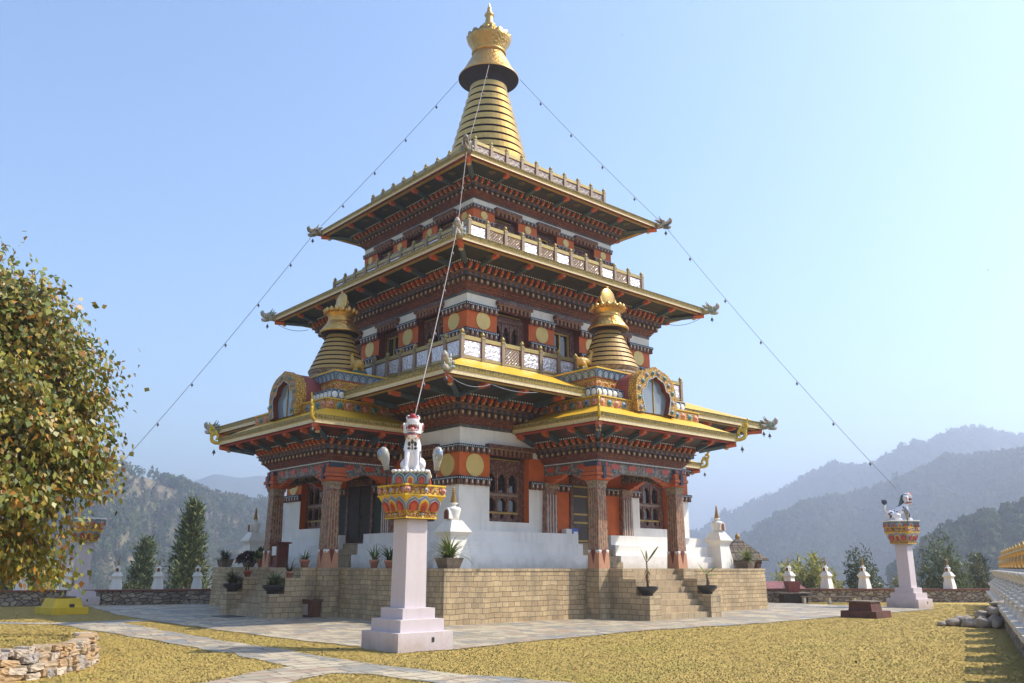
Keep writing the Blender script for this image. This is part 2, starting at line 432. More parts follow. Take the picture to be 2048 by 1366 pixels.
    lo(fa, [(over-.02,zE-.012),(over-.02,zE+fh*.42),(over,zE+fh*.42)], FASCL)
    lo(fa, [(over,zE+fh*.42),(over+.012,zE+fh*.46),(over+.012,zE+fh*.50),(over+.002,zE+fh*.52)], GOLDTRIM)
    lo(fa, [(over+.002,zE+fh*.52),(over+.03,zE+fh*.93),(over+.045,zE+fh*.95),(over+.045,zE+fh),(over-.05,zE+fh)], FASCU)
    fa.build('gold_fascia', parent)
def jambwin(k, uc, w, z0, z1, s, arches, rows, lint, jm, depth=.3, style='arch', parent=TEMPLE):
    """window: recess box with jambs; children frame, pane, lintel"""
    h = w/2
    a = MB(); y = -s; d = -s+depth
    a.quad((uc-h,y,z0),(uc-h,d,z0),(uc-h,d,z1),(uc-h,y,z1),jm); a.quad((uc+h,y,z0),(uc+h,y,z1),(uc+h,d,z1),(uc+h,d,z0),jm)
    a.quad((uc-h,y,z1),(uc-h,d,z1),(uc+h,d,z1),(uc+h,y,z1),DARK); a.quad((uc-h,y,z0),(uc+h,y,z0),(uc+h,d,z0),(uc-h,d,z0),WHITE)
    W = a.build('window', parent, rotz=ROT[k])
    f = MB(); yb = d-.02
    def archcell(x0,x1,q0,q1,m):
        # plate with a trefoil-headed opening
        c = (x0+x1)/2; g = (x1-x0); ow = g*.36; spr = q0+(q1-q0)*.60; top = q0+(q1-q0)*.90
        P = [(-ow,q0+.03),(-ow,spr),(-ow*1.0,spr+(top-spr)*.3),(-ow*.62,spr+(top-spr)*.5),(-ow*.45,spr+(top-spr)*.78),(0,top),(ow*.45,spr+(top-spr)*.78),(ow*.62,spr+(top-spr)*.5),(ow,spr+(top-spr)*.3),(ow,spr),(ow,q0+.03)]
        P = [(c+px,pz) for px,pz in P]
        B = [(x0,q0+.03),(x0,spr),(x0,q1),(c-ow*.62,q1),(c-ow*.45,q1),(c,q1),(c+ow*.45,q1),(c+ow*.62,q1),(x1,q1),(x1,spr),(x1,q0+.03)]
        n = len(P)
        vs = [(px,yb,pz) for px,pz in P]+[(bx,yb,bz) for bx,bz in B]+[(px,yb+.09,pz) for px,pz in P]
        fs = [(i,n+i,n+i+1,i+1) for i in range(n-1)] + [(i,i+1,2*n+i+1,2*n+i) for i in range(n-1)]
        f.add(vs, fs, m)
        f.box(x0,x1,yb-.012,yb+.09,q0-.03,q0+.03,m)
    if style == 'arch':
        b = .16
        f.box(uc-h,uc-h+b*.6,yb-.05,yb+.1,z0,z1,WOODC); f.box(uc+h-b*1.5,uc+h,yb-.05,yb+.1,z0,z1,WOODC)
        f.box(uc-h+b*.6,uc+h-b*1.5,yb-.04,yb+.1,z0,z0+.07,WOODC)
        i0 = uc-h+b*.6; i1 = uc+h-b*1.5; topb = z1-(z1-z0)*.22
        f.box(i0,i1,yb-.05,yb+.1,topb,z1-.10,WOODC); f.box(i0,i1,yb-.08,yb+.1,z1-.10,z1-.06,GOLDTRIM); f.box(i0,i1,yb-.02,yb+.1,z1-.06,z1-.01,DARK)
        zz = z0+.07
        if rows == 2:
            # little balustrade with quatrefoils, then two arcades
            f.box(i0,i1,yb-.01,yb+.09,zz,zz+.05,WOODC); hole = zz+.05
            for q in range(arches):
                x0 = i0+(i1-i0)*q/arches; x1 = i0+(i1-i0)*(q+1)/arches; c=(x0+x1)/2; r=.075
                f.box(x0,c-r,yb,yb+.09,hole,hole+.17,WOODC); f.box(c+r,x1,yb,yb+.09,hole,hole+.17,WOODC)
                for (sx) in (-1,1):
                    f.quad((c+sx*r,yb,hole),(c+sx*.02,yb,hole),(c+sx*r,yb,hole+.06),(c+sx*r,yb,hole+.05),WOODC)
                    f.quad((c+sx*r,yb,hole+.17),(c+sx*.02,yb,hole+.17),(c+sx*r,yb,hole+.11),(c+sx*r,yb,hole+.12),WOODC)
            zz = hole+.17; f.box(i0,i1,yb-.03,yb+.09,zz,zz+.05,GREENP if False else GOLDTRIM); zz += .05
        spans = []
        if rows == 2:
            mid = zz+(topb-zz)*.43; spans = [(zz,mid-.05),(mid+.05,topb)]
            f.box(i0,i1,yb-.03,yb+.09,mid-.05,mid+.02,POSTM)
        else: spans = [(zz,topb)]
        for q0,q1 in spans:
            for q in range(arches):
                archcell(i0+(i1-i0)*q/arches, i0+(i1-i0)*(q+1)/arches, q0, q1, WOODC)
            for q in range(arches+1):
                x = min(max(i0+(i1-i0)*q/arches, i0+.025), i1-.025); f.box(x-.022,x+.022,yb-.035,yb-.001,q0,q1-.02,COLM)
    else:
        b = .10
        f.box(uc-h,uc-h+b,yb-.05,yb+.1,z0,z1,WOODC); f.box(uc+h-b*2.8,uc+h,yb-.05,yb+.1,z0,z1,WOODC); f.box(uc-h+b,uc+h-b*2.8,yb-.05,yb+.1,z1-.22,z1,WOODC)
        i0 = uc-h+b; i1 = uc+h-b*2.8; c = (i0+i1)/2; tz = z1-.22
        for x in (i0+.03,c,i1-.03): f.box(x-.03,x+.03,yb,yb+.08,z0,tz,GOLDTRIM)
        for zq in (z0+.03,z0+(tz-z0)*.5,tz-.03): f.box(i0,i1,yb+.005,yb+.075,zq-.03,zq+.03,GOLDTRIM)
    f.build('frame', W)
    p = MB(); p.quad((uc-h,yb+.095,z0),(uc+h,yb+.095,z0),(uc+h,yb+.095,z1),(uc-h,yb+.095,z1),GLASS); p.build('pane', W)
    if lint:
        l = MB(); z0l,z1l,ext = lint
        l.box(uc-h-ext,uc+h+ext,-s-.20,-s+.001,z1l-(z1l-z0l)*.42,z1l,WOODC)
        l.box(uc-h-ext*.7,uc+h+ext*.7,-s-.17,-s+.001,z1l-(z1l-z0l)*.42-.012,z1l-(z1l-z0l)*.42,TIPG)
        for u in spread(w+ext, .21): l.box(uc+u-.055,uc+u+.055,-s-.15,-s+.001,z0l,z1l-(z1l-z0l)*.42-.012,BLOCK)
        l.box(uc-h,uc+h,-s-.03,-s+.002,z0l-.02,z1l-.02,DRED); l.build('lintel', W)
    return W
def dband(mb, u0, u1, s, z0, z1, big=.23, dp=.13):
    zb = z1-(z1-z0)*.36
    mb.box(u0,u1,-s-dp,-s+.001,zb,z1,NAVY)
    for u in spread(u1-u0,.085): mb.box((u0+u1)/2+u-.014,(u0+u1)/2+u+.014,-s-dp-.012,-s-dp+.01,zb+.02,zb+.055,BEAD)
    for u in spread(u1-u0,big):
        c=(u0+u1)/2+u
        mb.box(c-.075,c+.075,-s-dp*.78,-s+.001,z0,zb,BLOCK); mb.box(c-.014,c+.014,-s-dp*.95,-s-dp*.7,z0+.07,zb,BEAD)
    mb.box(u0,u1,-s-.03,-s+.001,z0+.01,zb,DARK)
def discs(k, us, z, r, s):
    for u in us:
        m = MB(); n=28
        ring = [(u+r*math.cos(2*PI*i/n), z+r*math.sin(2*PI*i/n)) for i in range(n)]
        m.prism(ring, -s-.03, -s+.001, DISC); m.build('gold_disc', TEMPLE, rotz=ROT[k])
def wallside(mb, k, s, zb, zt, ivs, mats):
    # ivs: (u0,u1,hole or None, material list override) ; mats: [(z0,z1,mat)]
    mb.T = RM(k)
    for u0,u1,hole,mm in ivs:
        for z0,z1,m in (mm or mats):
            if hole:
                for a,b in ((z0,min(z1,hole[0])),(max(z0,hole[1]),z1)):
                    if b-a > 1e-4: mb.quad((u0,-s,a),(u1,-s,a),(u1,-s,b),(u0,-s,b),m)
            else: mb.quad((u0,-s,z0),(u1,-s,z0),(u1,-s,z1),(u0,-s,z1),m)
    mb.T = Matrix.Identity(4)

# --- stone plinth
PS = 8.13
pb = MB()
pb.loft([sq(PS+.03)+(-.3,), sq(PS)+(1.49,), sq(PS+.02)+(1.49,), sq(PS+.02)+(1.57,)], [STONE,STONE,STONE2], cap1=True)
pb.build('stone_plinth', TEMPLE)
def porch_base(k):
    m = MB()
    m.loft([(-2.36,2.36,-8.76,-PS-.021,-.3),(-2.34,2.34,-8.74,-PS-.021,1.574)], STONE2, cap1=True)
    o = m.build('porch_plinth', TEMPLE, rotz=ROT[k])
    st = MB()
    for sx in (-1,1):
        x0,x1 = (sx*1.30, sx*1.85) if sx>0 else (-1.85,-1.30)
        st.box(x0,x1,-10.40,-9.86,-.3,.75,STONE2); st.box(x0,x1,-9.86,-9.32,-.3,1.25,STONE2); st.box(x0,x1,-9.32,-8.741,-.3,1.577,STONE2)
    for i in range(8):
        h = 1.57*(i+1)/8
        st.box(-1.298,1.298,-10.30+i*.195,-8.742,h-1.57/8-(.3 if i==0 else 0),h,STEPM)
    st.build('stone_stairs', o)
    return o
for k in (0,1,3): porch_base(k)

# --- white stepped podium (three tiers, broken at each doorway)
pod = MB()
for k in range(4):
    pod.T = RM(k)
    for half in (-1,1):
        for (off,zt,zb) in ((6.85,2.02,1.57),(6.60,2.40,2.02),(6.38,2.76,2.40)):
            x0,x1 = (.86 if k!=2 else 0.0), off
            if half<0: x0,x1 = -x1,-x0
            # front vertical, top and door-side end
            pod.quad((x0,-off,zb),(x1,-off,zb),(x1,-off,zt),(x0,-off,zt),TIERW)
            inn = 6.0
            a = (x0,-off,zt); b=(x1,-off,zt)
            if half>0: c=(inn,-inn,zt); d=(x0,-inn,zt)
            else: c=(x1,-inn,zt); d=(-inn,-inn,zt)
            pod.quad(a,b,c,d,TIERW)
            e = .86*half
            pod.quad((e,-off,zb),(e,-inn,zb),(e,-inn,zt),(e,-off,zt),TIERW)
    if k!=2:
        for i in range(4):
            pod.box(-.855,.855,-6.95+i*.25,-6.041,1.57+i*.22,1.57+(i+1)*.22,STEPM)
    pod.T = Matrix.Identity(4)
pod.build('white_podium', TEMPLE)

# --- ground storey
S0 = 6.04
w0 = MB()
WH = [(2.5,4.30,WHITE),(4.30,5.33,ORANGE),(5.33,6.14,WHITE)]
ORF = [(1.57,5.33,ORANGE),(5.33,6.14,WHITE)]
GWALL = plain('dark_green_wall', L(.022,.038,.022), .7, var=.2)
GRF = [(1.57,4.30,GWALL),(4.30,5.33,ORANGE),(5.33,6.14,WHITE)]
gw = (3.09,5.30)
for k in range(4):
    if k in (0,1): iv = [(-S0,-4.74,None,None),(-4.74,-2.94,gw,None),(-2.94,-2.02,None,None),(-2.02,2.02,None,ORF if k==0 else GRF),(2.02,2.94,None,None),(2.94,4.74,gw,None),(4.74,S0,None,None)]
    else: iv = [(-S0,S0,None,None)]
    wallside(w0, k, S0, 1.57, 6.14, iv, WH)
w0.build('ground_storey_wall', TEMPLE)
db = MB()
for k in range(4):
    db.T = RM(k)
    segs = [(-S0-.13,-4.72),(4.72,S0+.13)] if k in (0,1) else [(-S0-.13,S0+.13)]
    for a,b in segs: dband(db,a,b,S0,5.31,5.57)
    for a,b in (segs + ([(-2.94,-2.3),(-1.72,-.95),(.95,1.72),(2.3,2.94)] if k in (0,1) else [])): dband(db,a,b,S0,4.24,4.52)
    db.T = Matrix.Identity(4)
db.build('dentil_band', TEMPLE)
for k in (0,1):
    for c in (-3.84,3.84): jambwin(k, c, 1.8, 3.09, 5.30, S0, 3, 2, (5.30,5.66,.2), ORANGE, .34)
    discs(k, (-5.40,5.40), 4.91, .38, S0)
    d = MB()
    d.box(-.95,-.80,-S0-.06,-S0+.1,2.45,4.75,WOODC); d.box(.80,.95,-S0-.06,-S0+.1,2.45,4.75,WOODC); d.box(-.95,.95,-S0-.08,-S0+.1,4.55,4.80,WOODC)
    d.box(-1.0,1.0,-S0-.16,-S0,4.80,4.86,DARK)
    for u in spread(1.9,.22): d.box(u-.05,u+.05,-S0-.13,-S0,4.86,5.0,BLOCK)
    d.box(-1.02,1.02,-S0-.2,-S0,5.0,5.1,DARK)
    D = d.build('door', TEMPLE, rotz=ROT[k])
    for sx in (-1,1):
        q = MB(); x0,x1 = (.01,.79) if sx>0 else (-.79,-.01)
        q.box(x0,x1,-S0-.03,-S0+.02,2.45,4.55,BROWNDOOR if k==0 else DARK)
        for zz in (2.5,3.15,3.45,4.1,4.45): q.box(x0+.02,x1-.02,-S0-.045,-S0-.03,zz,zz+.06,GOLDTRIM if k==0 else DARK)
        q.build('door_leaf', D)
    q = MB(); q.ball((.1,-S0-.06,3.4),.07,IRON); q.box(-.03,.03,-S0-.06,-S0-.03,2.5,4.5,GOLDTRIM if k==0 else DARK); q.build('door_handle', D)
    for c in (-2.02,2.02):
        p = MB(); p.loft([(c-.30,c+.30,-S0-.20,-S0+.001,2.4),(c-.26,c+.26,-S0-.18,-S0+.001,4.32)], COLM)
        for x in (-.2,-.07,.07,.2): p.box(c+x-.008,c+x+.008,-S0-.215,-S0-.19,2.5,4.1,BEAD)
        p.loft([(c-.28,c+.28,-S0-.2,-S0+.001,4.32),(c-.34,c+.34,-S0-.26,-S0+.001,4.42),(c-.34,c+.34,-S0-.26,-S0+.001,4.5)], COLCAP, cap1=True)
        p.build('pilaster', TEMPLE, rotz=ROT[k])
cornice(TEMPLE, sq(S0), 6.14, 1.14, 2.34, 7.27, .28, so=1.1)

# --- second storey
S1 = 5.08
w1 = MB(); B1 = [(7.6,9.93,WHITE),(9.93,10.88,ORANGE),(10.88,11.26,WHITE)]
for k in range(4):
    iv = [(-S1,-3.66,None,None),(-3.66,-2.06,(9.25,10.9),None),(-2.06,-.70,None,None),(-.70,.70,(8.6,10.9),None),(.70,2.06,None,None),(2.06,3.66,(9.25,10.9),None),(3.66,S1,None,None)]
    if k>1: iv = [(-S1,S1,None,None)]
    wallside(w1,k,S1,8,11.26,iv,B1)
w1.build('second_storey_wall', TEMPLE)
db = MB()
for k in range(4):
    db.T = RM(k)
    for a,b in ((-S1-.13,-3.66),(-2.06,-.70),(.70,2.06),(3.66,S1+.13)): dband(db,a,b,S1,10.62,10.90); dband(db,a,b,S1,9.66,9.94)
    db.T = Matrix.Identity(4)
db.build('dentil_band', TEMPLE)
for k in (0,1):
    for c in (-2.86,2.86): jambwin(k, c, 1.6, 9.25, 10.9, S1, 3, 1, (10.86,11.22,.06), DRED, .34)
    jambwin(k, 0, 1.4, 8.6, 10.9, S1, 2, 1, (10.86,11.22,.06), DRED, .34, 'door')
    discs(k, (-4.33,-1.38,1.38,4.33), 10.32, .33, S1)
cornice(TEMPLE, sq(S1), 11.26, 1.15, 1.78, 12.40, .23)

# --- third storey
S2 = 3.98
w2 = MB(); B2 = [(12.6,14.89,WHITE),(14.89,15.42,ORANGE),(15.42,15.68,WHITE)]
for k in range(4):
    iv = [(-S2,-2.88,None,None),(-2.88,-1.62,(14.1,15.25),None),(-1.62,-.58,None,None),(-.58,.58,(14.1,15.25),None),(.58,1.62,None,None),(1.62,2.88,(14.1,15.25),None),(2.88,S2,None,None)]
    if k>1: iv = [(-S2,S2,None,None)]
    wallside(w2,k,S2,13,15.68,iv,B2)
w2.build('third_storey_wall', TEMPLE)
db = MB()
for k in range(4):
    db.T = RM(k)
    for a,b in ((-S2-.07,-2.88),(-1.62,-.58),(.58,1.62),(2.88,S2+.07)): dband(db,a,b,S2,15.26,15.45,.2,.07); dband(db,a,b,S2,14.70,14.86,.2,.06)
    db.T = Matrix.Identity(4)
db.build('dentil_band', TEMPLE)
for k in (0,1):
    for c in (-2.25,2.25): jambwin(k, c, 1.26, 14.1, 15.25, S2, 3, 1, (15.22,15.52,.06), DRED, .28)
    jambwin(k, 0, 1.16, 14.1, 15.25, S2, 2, 1, (15.22,15.52,.06), DRED, .28, 'door')
    discs(k, (-3.44,-1.10,1.10,3.44), 15.06, .17, S2)
cornice(TEMPLE, sq(S2), 15.68, .80, 1.54, 16.49, .20, so=.8)

# --- roof sheets
rf = MB(); rf.loft([sq(8.36)+(7.54,), sq(6.0)+(8.50,), sq(S1-.02)+(8.55,)], YROOF); rf.build('yellow_roof', TEMPLE)
rf = MB(); rf.loft([sq(6.84)+(12.62,), sq(4.9)+(13.40,), sq(S2-.02)+(13.45,)], YROOF); rf.build('yellow_roof', TEMPLE)
rf = MB(); rf.loft([sq(5.5)+(16.68,), sq(3.7)+(17.40,), sq(2.0)+(17.5,)], YROOF, cap1=True); rf.build('yellow_roof', TEMPLE)

# --- railings: post and panel sub-parts
def railing(k, s, zb, zt, n, gap=None, fretpan=(), pw=.07, pm=None):
    step = 2*s/n
    r = MB()
    segs = [(-s,s)] if not gap else [(-s,-gap),(gap,s)]
    for a,b in segs:
        r.box(a+pw,b-pw,-s-.04,-s+.04,zt-.24,zt-.10,RAILG); r.box(a+pw,b-pw,-s-.04,-s+.04,zb,zb+.08,RAILG)
    R = r.build('railing', TEMPLE, rotz=ROT[k])
    P = None; Q = None; G = None
    for i in range(n+1):
        u = -s+i*step
        if gap and abs(u) < gap-.05: continue
        if not (i==n):   # the far corner post belongs to the next side
            if P is None:
                p = MB(); p.box(-pw,pw,-pw,pw,zb-.12,zt-.06,POSTM); p.box(-pw-.012,pw+.012,-pw-.012,pw+.012,zt-.12,zt-.08,RAILG)
                p.lathe([(0.03,zt-.06),(.07,zt-.02),(.085,zt+.03),(.05,zt+.08),(.01,zt+.13)], RAILG, n=8)
                P = p.build('post', R, (u,-s,0))
            else:
                c = P.copy(); COL.objects.link(c); c.parent = R; c.location = (u,-s,0)
        if i<n and not (gap and (abs(u+step/2) < gap)):
            w = step-2*pw
            if i in fretpan:
                if G is None:
                    g = MB(); g.box(-w/2,w/2,.015,.03,zb+.09,zt-.26,FRET); hh=(zt-.26)-(zb+.09); cz=(zb+.09+zt-.26)/2
                    for d in (-1,1):
                        for e in range(-4,5):
                            x = e*.13
                            a=(x-d*hh/2,cz-hh/2); b=(x+d*hh/2,cz+hh/2)
                            # clip to panel
                            pts=[]
                            for q in range(9):
                                t=q/8; xx=a[0]+(b[0]-a[0])*t
                                if abs(xx)<=w/2-.02: pts.append((xx,0,a[1]+(b[1]-a[1])*t))
                            if len(pts)>1: g.tube([pts[0],pts[-1]],.016,SILVER,4,False)
                    G = g.build('panel', R, (u+step/2,-s,0))
                else:
                    c = G.copy(); COL.objects.link(c); c.parent = R; c.location = (u+step/2,-s,0)
            else:
                if Q is None:
                    g = MB(); g.box(-w/2+.03,w/2-.03,-.012,.012,zb+.12,zt-.28,pm or SILVER)
                    for x in (-w/2+.015,w/2-.015): g.box(x-.015,x+.015,-.02,.02,zb+.08,zt-.24,DRED)
                    g.box(-w/2+.03,w/2-.03,-.02,.02,zt-.28,zt-.24,DRED)
                    Q = g.build('panel', R, (u+step/2,-s,0))
                else:
                    c = Q.copy(); COL.objects.link(c); c.parent = R; c.location = (u+step/2,-s,0)
    return R
for k in range(4):
    railing(k, 5.98, 8.53, 9.44, 13, fretpan=(2,))
    railing(k, 4.92, 13.44, 14.28, 11, fretpan=(1,2,4,6,7,9))
    railing(k, 3.80, 17.42, 18.38, 9, pm=LACE)

# --- main spire
sp = MB()
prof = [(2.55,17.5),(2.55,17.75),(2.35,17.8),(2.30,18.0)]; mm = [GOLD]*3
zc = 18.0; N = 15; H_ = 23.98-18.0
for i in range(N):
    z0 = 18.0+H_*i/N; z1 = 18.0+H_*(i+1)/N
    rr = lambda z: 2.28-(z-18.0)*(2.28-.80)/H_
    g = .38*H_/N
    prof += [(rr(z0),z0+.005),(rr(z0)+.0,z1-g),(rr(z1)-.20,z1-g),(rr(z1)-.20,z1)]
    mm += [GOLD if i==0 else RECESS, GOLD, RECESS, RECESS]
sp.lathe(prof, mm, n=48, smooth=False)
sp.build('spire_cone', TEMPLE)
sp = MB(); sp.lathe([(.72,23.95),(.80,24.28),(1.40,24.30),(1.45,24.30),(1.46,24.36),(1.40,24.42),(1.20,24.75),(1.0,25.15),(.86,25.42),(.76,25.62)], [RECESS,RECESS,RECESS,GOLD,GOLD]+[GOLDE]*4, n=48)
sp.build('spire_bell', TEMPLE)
sp = MB(); sp.lathe([(.76,25.62),(.83,25.66),(.85,25.72),(.80,25.78),(.72,25.80)], GOLD, n=40)
n = 64; vs=[]; fs=[]; zz=[(.74,25.80),(.82,26.0),(.92,26.2),(1.02,26.38),(1.08,26.50)]
for q,(r,z) in enumerate(zz):
    for i in range(n):
        a=2*PI*i/n; pet=abs(math.sin(a*8)); r2=r*(1+.035*pet*(q/4)); z2=z+(.13*pet if q==4 else 0); vs.append((r2*math.cos(a),r2*math.sin(a),z2))
for q,(r,z) in enumerate([(.98,26.48),(.60,26.42),(.30,26.5)]):
    for i in range(n):
        a=2*PI*i/n; vs.append((r*math.cos(a),r*math.sin(a),z))
for q in range(7):
    for i in range(n): fs.append((q*n+i,q*n+(i+1)%n,q*n+n+(i+1)%n,q*n+n+i))
sp.add(vs,fs,GOLDE,True); sp.build('spire_lotus', TEMPLE)
sp = MB()
sp.lathe([(.28,26.45),(.32,26.95),(.37,27.02),(.37,27.12),(.30,27.2),(.34,27.26),(.34,27.32),(.21,27.38),(.20,27.5),(.17,27.8),(.17,27.84),(.24,27.90),(.21,27.96),(.12,28.0),(.14,28.1),(.08,28.17),(.11,28.25),(.10,28.32),(.04,28.38),(.05,28.45),(.0,28.62)], GOLD, n=24)
for i in range(10):
    a=2*PI*i/10; sp.ball((.33*math.cos(a),.33*math.sin(a),27.1),.09,GOLD,8,5); sp.ball((.20*math.cos(a),.20*math.sin(a),27.92),.05,GOLD,6,4)
sp.build('spire_finial', TEMPLE)

# --- dragon heads on the roof corners
def dragon(m):
    b = MB()
    b.tube([(-.28,0,-.02),(-.05,0,0),(.12,0,.04)], [.15,.15,.16], m, 8)
    b.ball((.18,0,.10), (.21,.17,.18), m); b.tube([(.2,0,.10),(.38,0,.12),(.50,0,.20),(.53,0,.30),(.49,0,.37)], [.14,.125,.11,.09,.04], m, 8)
    b.tube([(.2,0,-.04),(.38,0,-.08),(.48,0,-.08),(.53,0,-.03)], [.11,.09,.07,.04], m, 8)
    for s in (-1,1):
        b.tube([(.12,s*.08,.22),(.06,s*.11,.32),(.0,s*.12,.44)], [.045,.03,.008], m, 6)
        b.tube([(.04,s*.12,.12),(-.10,s*.18,.18),(-.2,s*.19,.22)], [.07,.06,.02], m, 6)
        b.tube([(.02,s*.12,.0),(-.12,s*.18,.03),(-.24,s*.2,.08)], [.07,.06,.02], m, 6)
        b.ball((.26,s*.14,.18), .04, BEAD, 8, 5)
    for i in range(4): b.tube([(.4+i*.05,0,.0),(.4+i*.05,0,.04)],[.02,.004],BEAD,5)
    return b
for s,z,m in ((8.40,7.40,DRAGL),(6.88,12.52,DRAGL),(5.54,16.60,DRAG)):
    first = None
    for i,(dx,dy) in enumerate(((-1,-1),(1,-1),(-1,1),(1,1))):
        a = math.atan2(dy,dx)
        if first is None: first = dragon(m).build('dragon_head', TEMPLE, (dx*s,dy*s,z), a)
        else: copy_tree(first, TEMPLE, (dx*s,dy*s,z), a)
# ---------------------------------------------------------------- porches
def petal(mb, T, w, h, layers, step=.006):
    # nested ogee petals standing on a plane: local x across, local z up, outward -y
    old = mb.T; mb.T = old @ T
    for i,(f,m) in enumerate(layers):
        a = w/2*f; hh = h*(1-(1-f)*.75)
        P = [(-a*.8,0),(-a*.98,hh*.3),(-a,hh*.52),(-a*.86,hh*.72),(-a*.5,hh*.86),(0,hh),(a*.5,hh*.86),(a*.86,hh*.72),(a,hh*.52),(a*.98,hh*.3),(a*.8,0)]
        mb.prism(P, -step*(i+1), .002, m)
    mb.T = old
def flower(mb, u, y, z, r, m, m2):
    mb.T0 = mb.T; mb.T = mb.T @ Matrix.Translation((u,y,z)) @ Matrix.Rotation(PI/2,4,'X')
    mb.lathe([(0,.05),(r*.4,.045),(r*.45,.03),(r*.9,.03),(r,0)], [m2,m2,m,m], n=10)
    mb.T = mb.T0
A_, D_ = 2.25, 8.70
PR = (-A_, A_, -D_, -6.1)
P0 = empty('porch', TEMPLE)
# columns
for cx in (-2.06, 2.06):
    cy = -8.47
    c = MB()
    c.loft([(cx-.26,cx+.26,cy-.26,cy+.26,1.574),(cx-.245,cx+.245,cy-.245,cy+.245,2.12)], SALMON)
    c.loft([(cx-.25,cx+.25,cy-.25,cy+.25,2.12),(cx-.25,cx+.25,cy-.25,cy+.25,2.16),(cx-.235,cx+.235,cy-.235,cy+.235,2.17)], BEAD)
    c.loft([(cx-.235,cx+.235,cy-.235,cy+.235,2.17),(cx-.205,cx+.205,cy-.205,cy+.205,4.18)], COLM)
    c.loft([(cx-.22,cx+.22,cy-.22,cy+.22,4.18),(cx-.22,cx+.22,cy-.22,cy+.22,4.30),(cx-.25,cx+.25,cy-.25,cy+.25,4.34),(cx-.27,cx+.27,cy-.27,cy+.27,4.43)], COLCAP, cap1=True)
    for k in range(4):
        c.T = Matrix.Translation((cx,cy,0)) @ RM(k)
        for x in (-.16,-.055,.055,.16):
            c.add([(x-.008,-.239,2.2),(x+.008,-.239,2.2),(x*.9+.008,-.212,4.1),(x*.9-.008,-.212,4.1)], [(0,1,2,3)], TIPG)
        c.prism([(-.10,2.17),(0,1.72),(.10,2.17)], -.262, -.24, DRED)
        for sx in (-1,1): c.prism([(sx*.10,2.16),(sx*.23,2.16),(sx*.20,2.05)], -.256, -.24, BEAD)
    c.T = Matrix.Identity(4)
    c.build('column', P0)
    # stepped capital and long bracket arms
    b = MB()
    b.loft([(cx-.25,cx+.25,cy-.25,cy+.25,4.432),(cx-.31,cx+.31,cy-.31,cy+.31,4.48),(cx-.31,cx+.31,cy-.31,cy+.31,4.58),(cx-.37,cx+.37,cy-.37,cy+.37,4.60),(cx-.37,cx+.37,cy-.37,cy+.37,4.70),(cx-.33,cx+.33,cy-.33,cy+.33,4.72),(cx-.33,cx+.33,cy-.33,cy+.33,4.90),(cx-.29,cx+.29,cy-.29,cy+.29,4.92),(cx-.29,cx+.29,cy-.29,cy+.29,5.06)], [BRK,BRK,DRED,BRK,BRKD,BRK,DRED,NAVY])
    for dx in (-1,1):
        b.box(cx+dx*.17-.06,cx+dx*.17+.06,cy-.31,cy-.28,4.93,5.04,REDP)
    b.box(cx-.07,cx+.07,cy-.39,cy-.30,4.5,4.9,NAVY)
    sgn = 1 if cx<0 else -1
    arm = [(0,4.74),(0,4.47),(.34,4.47),(.40,4.52),(.52,4.53),(.60,4.60),(.74,4.61),(.86,4.69),(1.02,4.74)]
    b.T = Matrix.Translation((cx+sgn*.2,cy,0)) @ Matrix.Scale(sgn,4,(1,0,0))
    b.prism(arm, -.10, .10, BRK)
    scal = [(.12,4.745),(.12,4.56),(.22,4.60),(.30,4.57),(.42,4.62),(.52,4.60),(.62,4.66),(.74,4.66),(.86,4.70),(1.0,4.745)]
    b.prism(scal, -.155, -.101, BEAMP); b.prism(scal, .101, .155, BEAMP)
    b.T = Matrix.Translation((cx,cy+.2,0)) @ Matrix.Rotation(PI/2,4,'Z')
    b.prism(arm, -.10, .10, BRK); b.prism(scal, -.155, -.101, BEAMP); b.prism(scal, .101, .155, BEAMP)
    b.T = Matrix.Identity(4)
    # arm at the wall end
    b.T = Matrix.Translation((cx,-6.07,0)) @ Matrix.Rotation(-PI/2,4,'Z'); b.prism(arm, -.095, .095, BRK); b.T = Matrix.Identity(4)
    b.build('bracket_capital', P0)
bm_ = MB()
bm_.box(-2.21,2.21,-8.66,-8.34,4.742,5.09,BEAMP); 
for sx in (-1,1): bm_.box(sx*2.06-.15,sx*2.06+.15,-8.339,-6.045,4.742,5.09,BEAMP)
for u in (-1.35,-.45,.45,1.35): bm_.box(u-.2,u+.2,-8.675,-8.65,4.86,5.02,REDP)
for sx in (-1,1):
    for v in (-7.9,-7.1,-6.4): bm_.box(sx*2.215-.012,sx*2.215+.012,v-.18,v+.18,4.86,5.02,REDP)
for k,T,ln in edges(PR,(2,)):
    bm_.T = T
    for u in spread(ln,.075): bm_.box(u-.02,u+.02,-.03,.0,5.085,5.125,BEAD)
    bm_.T = Matrix.Identity(4)
bm_.box(-2.2,2.2,-8.33,-6.05,5.16,5.2,DRED)
bm_.build('painted_beam', P0)
cornice(P0, PR, 5.06, .93, 1.50, 6.12, .27, so=.86, skip=(2,), raft=1.25, red=True)
r = MB(); r.loft([(-3.72,3.72,-10.17,-6.05,6.38),(-2.73,2.73,-9.25,-6.05,6.82)], YROOF); r.build('porch_roof', P0)
